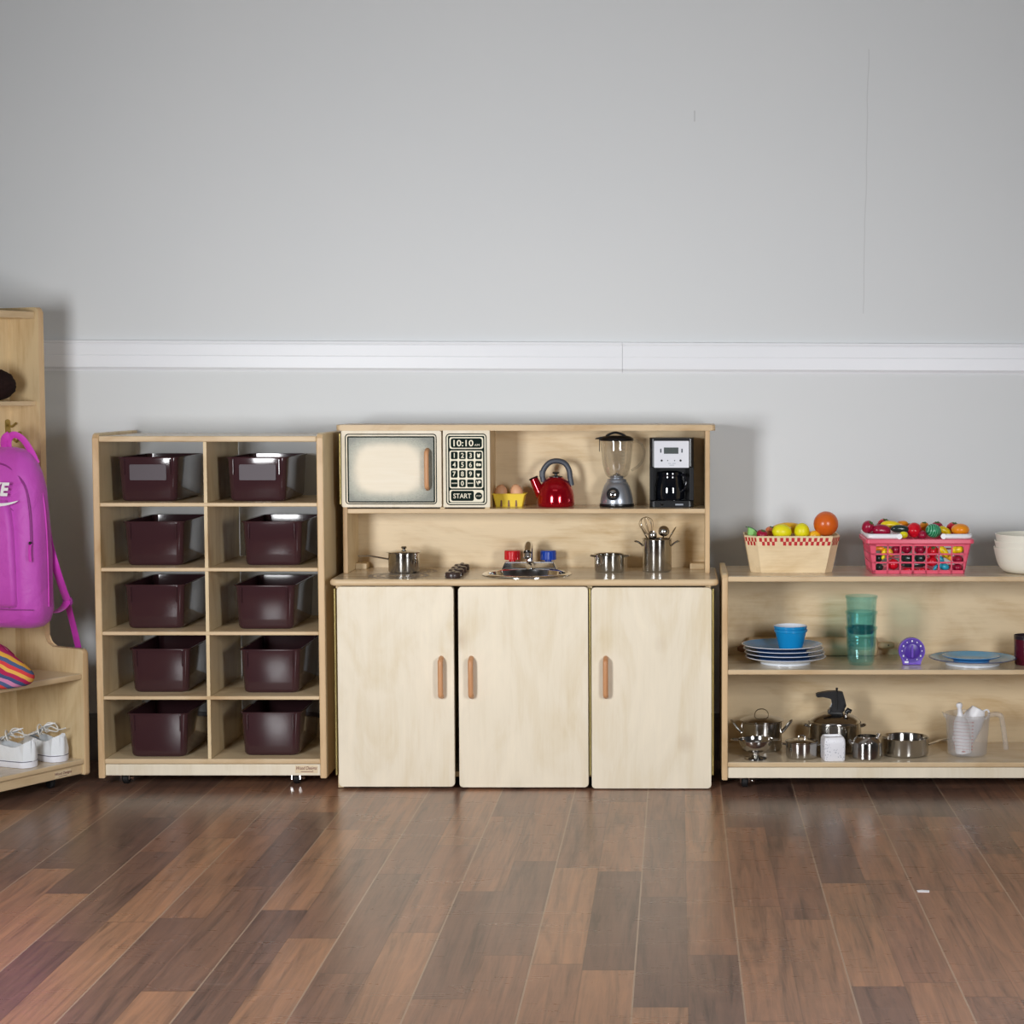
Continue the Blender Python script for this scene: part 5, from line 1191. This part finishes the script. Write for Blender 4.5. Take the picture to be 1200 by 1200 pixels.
# seams and zips
def seam(pts, r=.0022, nm='seam', mt='magenta_seam'): return MB().tube(smooth_path(pts, 5), r, 6).build(nm, mt, bp)
yfz = -Dp / 2 - .0005
seam([(-.125, yfz + .006, .056), (-.06, yfz - .001, .055), (0, yfz - .002, .056), (.06, yfz - .001, .056), (.115, yfz + .006, .056)], .0016, 'bottom_seam')
seam([(.112, yfz + .010, .235), (.108, yfz + .012, .32), (.092, yfz + .016, .39), (.05, yfz + .021, .435), (0, yfz + .024, .452), (-.06, yfz + .021, .436), (-.10, yfz + .016, .385)], .0030, 'main_zip')
seam([(.128, .0, .06), (.128, .0, .2), (.122, .0, .33), (.105, .0, .41), (.07, .0, .46)], .0024, 'side_piping', 'magenta_strap')
MB().tube([(.1135, yfz + .004, .236), (.1135, yfz - .002, .231), (.114, yfz - .004, .205), (.115, yfz - .003, .188)], .003, 8, flat=(.0022, .0045), up=(0, 1, 0)).build('zip_pull', 'magenta_strap', bp)
MB().ball((.113, yfz + .001, .238), .0045, seg=12).build('zip_slider', 'rubber', bp)
# hanging loop
pts = smooth_path([(.010, .012, HB - .012), (.016, .0, HB + .018), (.034, -.004, HB + .034), (.056, .004, HB + .022), (.075, .014, HB - .012), (.088, .02, HB - .045)], 5)
MB().tube(pts, .006, 10, flat=(.0025, .0095), up=(0, 1, 0)).build('top_loop', 'magenta_strap', bp)
pts = smooth_path([(-.004, .010, HB - .010), (.000, .0, HB + .012), (.010, -.006, HB + .026), (.022, -.004, HB + .034)], 5)
MB().tube(pts, .006, 10, flat=(.0025, .0105), up=(0, 1, 0)).build('top_loop', 'magenta_strap', bp)
# shoulder strap drooping past the locker side
bx = lambda px, py, Y: Matrix.Rotation(-bpR, 3, 'Z') @ (P(px, py, Y) - cb)
pts = smooth_path([bx(52, 590, 5.265), bx(56.5, 630, 5.235), bx(64, 660, 5.215), bx(73, 688, 5.255), bx(79.5, 705, 5.30)], 6)
MB().tube(pts, .008, 10, flat=(.0024, .0125), up=(0, 1, 0)).build('shoulder_strap', 'magenta_strap', bp)
pts = smooth_path([bx(78, 702, 5.30), bx(82, 718, 5.33), bx(87, 738, 5.355), bx(92, 760, 5.365), bx(95, 776, 5.37)], 6)
MB().tube(pts, .008, 10, flat=(.0016, .0112), up=(0, 1, 0)).build('webbing_tail', 'magenta_strap', bp)
pts = smooth_path([bx(56, 718, 5.205), bx(66, 717, 5.235), bx(74, 712, 5.275), bx(80, 703, 5.30)], 5)
MB().tube(pts, .008, 10, flat=(.0016, .0125), up=(0, 0, 1)).build('webbing_stub', 'magenta_strap', bp)
e = bx(80, 704, 5.298)
MB().tube(smooth_path([e + Vector((-.014, 0, .002)), e + Vector((-.004, -.004, .013)), e + Vector((.010, -.004, .006)), e + Vector((.011, -.004, -.008)), e + Vector((-.006, -.004, -.008)), e + Vector((-.014, 0, .002))], 4), .0042, 8).build('buckle', 'magenta_seam', bp)
seam([(-.085, yfz + .010, .40), (-.03, yfz + .006, .375), (.03, yfz + .004, .345), (.085, yfz + .006, .31)], .0016, 'pocket_seam')
seam([(.046, yfz - .006, .30), (.048, yfz - .008, .20), (.048, yfz - .006, .06)], .0013, 'pocket_seam')
# white lettering and swoosh on the pocket
yl = -Dp / 2 - .0205
mb = MB(); me = text_mesh('NIKE', .056, .0025, .25)
zc_ = (P(0, 574, 5.11) - cb).z; xr_ = max(v.co.x for v in me.vertices); xe = bx(17, 575, 5.115).x
mb.addmesh(me, facing(xe - xr_ * .82, yl, zc_, .82, .85))
tx, tz = bx(29, 585.5, 5.115).x, (P(24, 585.5, 5.11) - cb).z
up_ = [(tx - .0 - t * .150, tz - .0085 * math.sin(PI * min(1, t * 1.25)) - .001 + .030 * max(0, t - .72)) for t in [i / 16 for i in range(17)]]
lw_ = [(tx - t * .150, tz - .016 * math.sin(PI * min(1, t * 1.12)) ** .8 - .002 + .024 * max(0, t - .75)) for t in [i / 16 for i in range(16, 0, -1)]]
mb.flat(up_ + lw_, yl)
q4 = bx(-8, 604, 5.115); mb.flat([(q4.x + .012 * math.cos(a * PI / 8), q4.z + .004 * math.sin(a * PI / 8)) for a in range(16)], yl)
mb.build('white_logo', 'white', bp, recalc=False)
# ---- striped cloth bag on the bench
q = Vector((PX(-24, 5.03, zBench), 5.03, zBench + .0005))
sb = thing('drawstring_bag', 'striped multicoloured cloth bag slumped on the locker bench', 'bag', q, -.2)
prb = [(0, 0), (.105, 0), (.135, .006), (.140, .022), (.132, .045), (.112, .075), (.085, .10), (.060, .112), (.034, .122), (.022, .128), (.030, .136), (.038, .145), (.0, .145)]
sm = smooth_path([(a, 0, z) for a, z in prb], 3)
mb = MB().lathe([(max(0, p.x), max(0, p.z)) for p in sm[:-1]] + [(0, .145)], 64, (0, 0, 0), True, None, 1, .62)
for v in mb.bm.verts:
    a = math.atan2(v.co.y, v.co.x); rr = math.hypot(v.co.x, v.co.y); f_ = 1 + .07 * math.sin(a * 7 + v.co.z * 30) * min(1, v.co.z / .05) + .12 * mathutils.noise.noise(Vector((math.cos(a) * 2, math.sin(a) * 2, v.co.z * 16)))
    v.co.x *= f_; v.co.y *= f_
mb.build('cloth_body', 'stripes', sb)
MB().tube([(.023 * math.cos(i * PI / 8), .016 * math.sin(i * PI / 8), .128) for i in range(16)], .003, 8, True).build('drawstring', 'lace', sb)
# ---- white canvas shoes
def make_shoe():
    root = thing('canvas_shoe', '', 'shoe', (0, 0, 0), 0, 'white shoes on the locker shelf')
    L_, n = .205, 24                                     # local: heel at y = 0, toe at +y
    def wid(t): return .032 * (.80 + .28 * math.sin(PI * min(1, t * 1.05 + .05)) - .10 * math.exp(-((t - .42) / .16) ** 2)) * min(1, (1 - (max(0, t - .78) / .225) ** 2)) ** .5 * (min(1, .35 + (t / .08)) if t < .08 else 1)
    ts = [.0, .012, .035, .07, .12, .2, .3, .4, .5, .6, .7, .78, .85, .91, .955, .985, .998]
    def outline(sc, z, grow=0.0): return [(wid(t) * sc + grow, t * L_, z) for t in ts] + [(-wid(t) * sc - grow, t * L_, z) for t in reversed(ts)]
    MB().loft([outline(.98, 0), outline(1.02, .002), outline(1.03, .0165), outline(1.0, .0195), outline(.9, .020)], True, True, True).build('sole', 'sole', root)
    MB().loft([outline(1.03, .0160, .0005), outline(1.035, .0166, .0008), outline(1.03, .0182, .0005)], False, False, True).build('sole_line', 'sole_line', root)
    # upper: cross-sections from heel to toe
    def topz(t): return .072 - .014 * min(1, max(0, (t - .05) / .2)) if t < .28 else (.062 + .010 * math.sin(PI * (t - .28) / .34) if t < .62 else .062 - .026 * (t - .62) / .30 if t < .92 else .036 - .014 * ((t - .92) / .08) ** 2)
    def sect(t, k):
        w = wid(t) * .98; z1 = topz(t); m = 14; out = []
        for i in range(m + 1):
            a = PI * i / m; x = w * math.cos(a) * (1 - .22 * math.sin(a) * (1 if t < .62 else .3)); z = .018 + (z1 - .018) * (math.sin(a) ** (.55 if t < .6 else .75))
            out.append((x, t * L_, z))
        return out
    tt = [.66, .7, .76, .82, .88, .93, .965, .99]
    b = MB(); b.loft([sect(t, 0) for t in tt], False, True, True, False)
    # side walls around the opening, heel counter
    def wall(s):
        rows = []
        for t in [0, .02, .06, .12, .2, .28, .36, .44, .52, .60, .66]:
            w = wid(t); zt = .075 - .020 * min(1, t / .16) + (.012 * max(0, t - .3) / .36); wt = w * .80
            rows.append([(s * w * .985, t * L_ + .0008, .018), (s * w * 1.0, t * L_, .034), (s * (w * .90), t * L_ + .001, (.034 + zt) / 2), (s * wt, t * L_ + .002, zt), (s * (wt - .003), t * L_ + .004, zt), (s * (w * .84), t * L_ + .005, .03)])
        b.loft(rows, False, False, True, False)
    wall(1); wall(-1)
    hw = wid(0)
    b.loft([[(hw * .985 * k_, .0008 - .004 * (1 - k_ * k_), .018) for k_ in (-1, -.5, 0, .5, 1)], [(hw * k_, -.005 * (1 - k_ * k_), .034) for k_ in (-1, -.5, 0, .5, 1)], [(hw * .9 * k_, -.005 * (1 - k_ * k_), .055) for k_ in (-1, -.5, 0, .5, 1)], [(hw * .8 * k_, -.0035 * (1 - k_ * k_), .076) for k_ in (-1, -.5, 0, .5, 1)], [(hw * .72 * k_, .003 - .002 * (1 - k_ * k_), .076) for k_ in (-1, -.5, 0, .5, 1)], [(hw * .8 * k_, .005, .03) for k_ in (-1, -.5, 0, .5, 1)]], False, False, True, False)
    b.build('canvas_upper', 'canvas', root)
    MB().loft([outline(.80, .021), outline(.78, .0225)], True, True).build('insole', 'insole', root)
    MB().tube(smooth_path([(0, .142, .058), (0, .115, .069), (0, .085, .083), (0, .062, .096), (-.004, .05, .100)], 4), .01, 12, flat=(.002, .017), up=(0, 0, 1)).build('tongue', 'canvas', root)
    mb = MB()
    for i in range(4):
        y = .142 - i * .017; z = .058 + i * .0065
        mb.tube(smooth_path([(-.022, y, z - .004), (-.008, y - .003, z + .005), (.008, y - .006, z + .005), (.022, y - .009, z - .003)], 4), .002, 7)
    for s in (-1, 1):
        mb.tube(smooth_path([(0, .088, .083), (s * .014, .082, .098), (s * .030, .070, .092), (s * .030, .062, .074), (s * .012, .076, .078), (0, .088, .084)], 5), .002, 7)
        mb.tube(smooth_path([(0, .088, .083), (s * .010, .066, .090), (s * .020, .044, .082), (s * .026, .02, .088)], 5), .0019, 7)
    mb.build('laces', 'lace', root)
    MB().prism(round_poly(-.006, .006, .070, .080, .003), -.005, -.001, 'XZ', .001).build('heel_tab', 'canvas', root)
    return root
s1 = make_shoe()
s1.location = LW(-.172, .030, .0768); s1.rotation_euler = (0, 0, ANG + .12); s1['label'] = 'white canvas shoe seen side on, left of the pair on the locker shelf'
s2 = copy_tree(s1); s2.location = LW(-.078, .022, .0768); s2.rotation_euler = (0, 0, ANG - .10); s2['label'] = 'white canvas shoe with its heel facing out, right of the pair beside the locker side'
# ---------------------------------------------------------------- light and camera
def area(name, loc_, target, sx, sy, power, col=(1, 1, 1), spread=PI):
    L_ = bpy.data.lights.new(name, 'AREA'); L_.shape = 'RECTANGLE'; L_.size = sx; L_.size_y = sy; L_.energy = power; L_.color = col; L_.spread = spread
    o = bpy.data.objects.new(name, L_); COL.objects.link(o); o.location = loc_
    d = Vector(target) - Vector(loc_); o.rotation_euler = d.to_track_quat('-Z', 'Y').to_euler(); return o
area('studio_softbox_left', (-1.62, 2.42, .98), (-.42, 5.4, .62), .5, .75, 25.5, (.97, .985, 1), 2.08)
area('studio_softbox_right', (1.2, 2.4, .98), (-.1, 5.4, .62), .5, .75, 19.8, (.97, .985, 1), 2.3)
area('ceiling_light', (-.5, 2.6, 2.72), (-.5, 2.6, 0), 1.6, .6, 3.5, (.93, .97, 1), PI)
W = bpy.data.worlds.new('World'); SC.world = W; W.use_nodes = True
bg = W.node_tree.nodes.get('Background'); bg.inputs[0].default_value = (.8, .88, 1, 1); bg.inputs[1].default_value = .1
cd = bpy.data.cameras.new('Camera'); co_ = bpy.data.objects.new('Camera', cd); COL.objects.link(co_)
co_.location = (0, 0, HC); co_.rotation_euler = (PI / 2 - PIT, 0, 0)
cd.sensor_width = 36; cd.lens = FPX / 1200 * 36; cd.shift_x = (600 - CX) / 1200; cd.clip_start = .05
SC.camera = co_
SC.view_settings.view_transform = 'Standard'; SC.view_settings.look = 'None'; SC.view_settings.gamma = 1; SC.view_settings.use_curve_mapping = False
SC.view_settings.exposure = 0.0
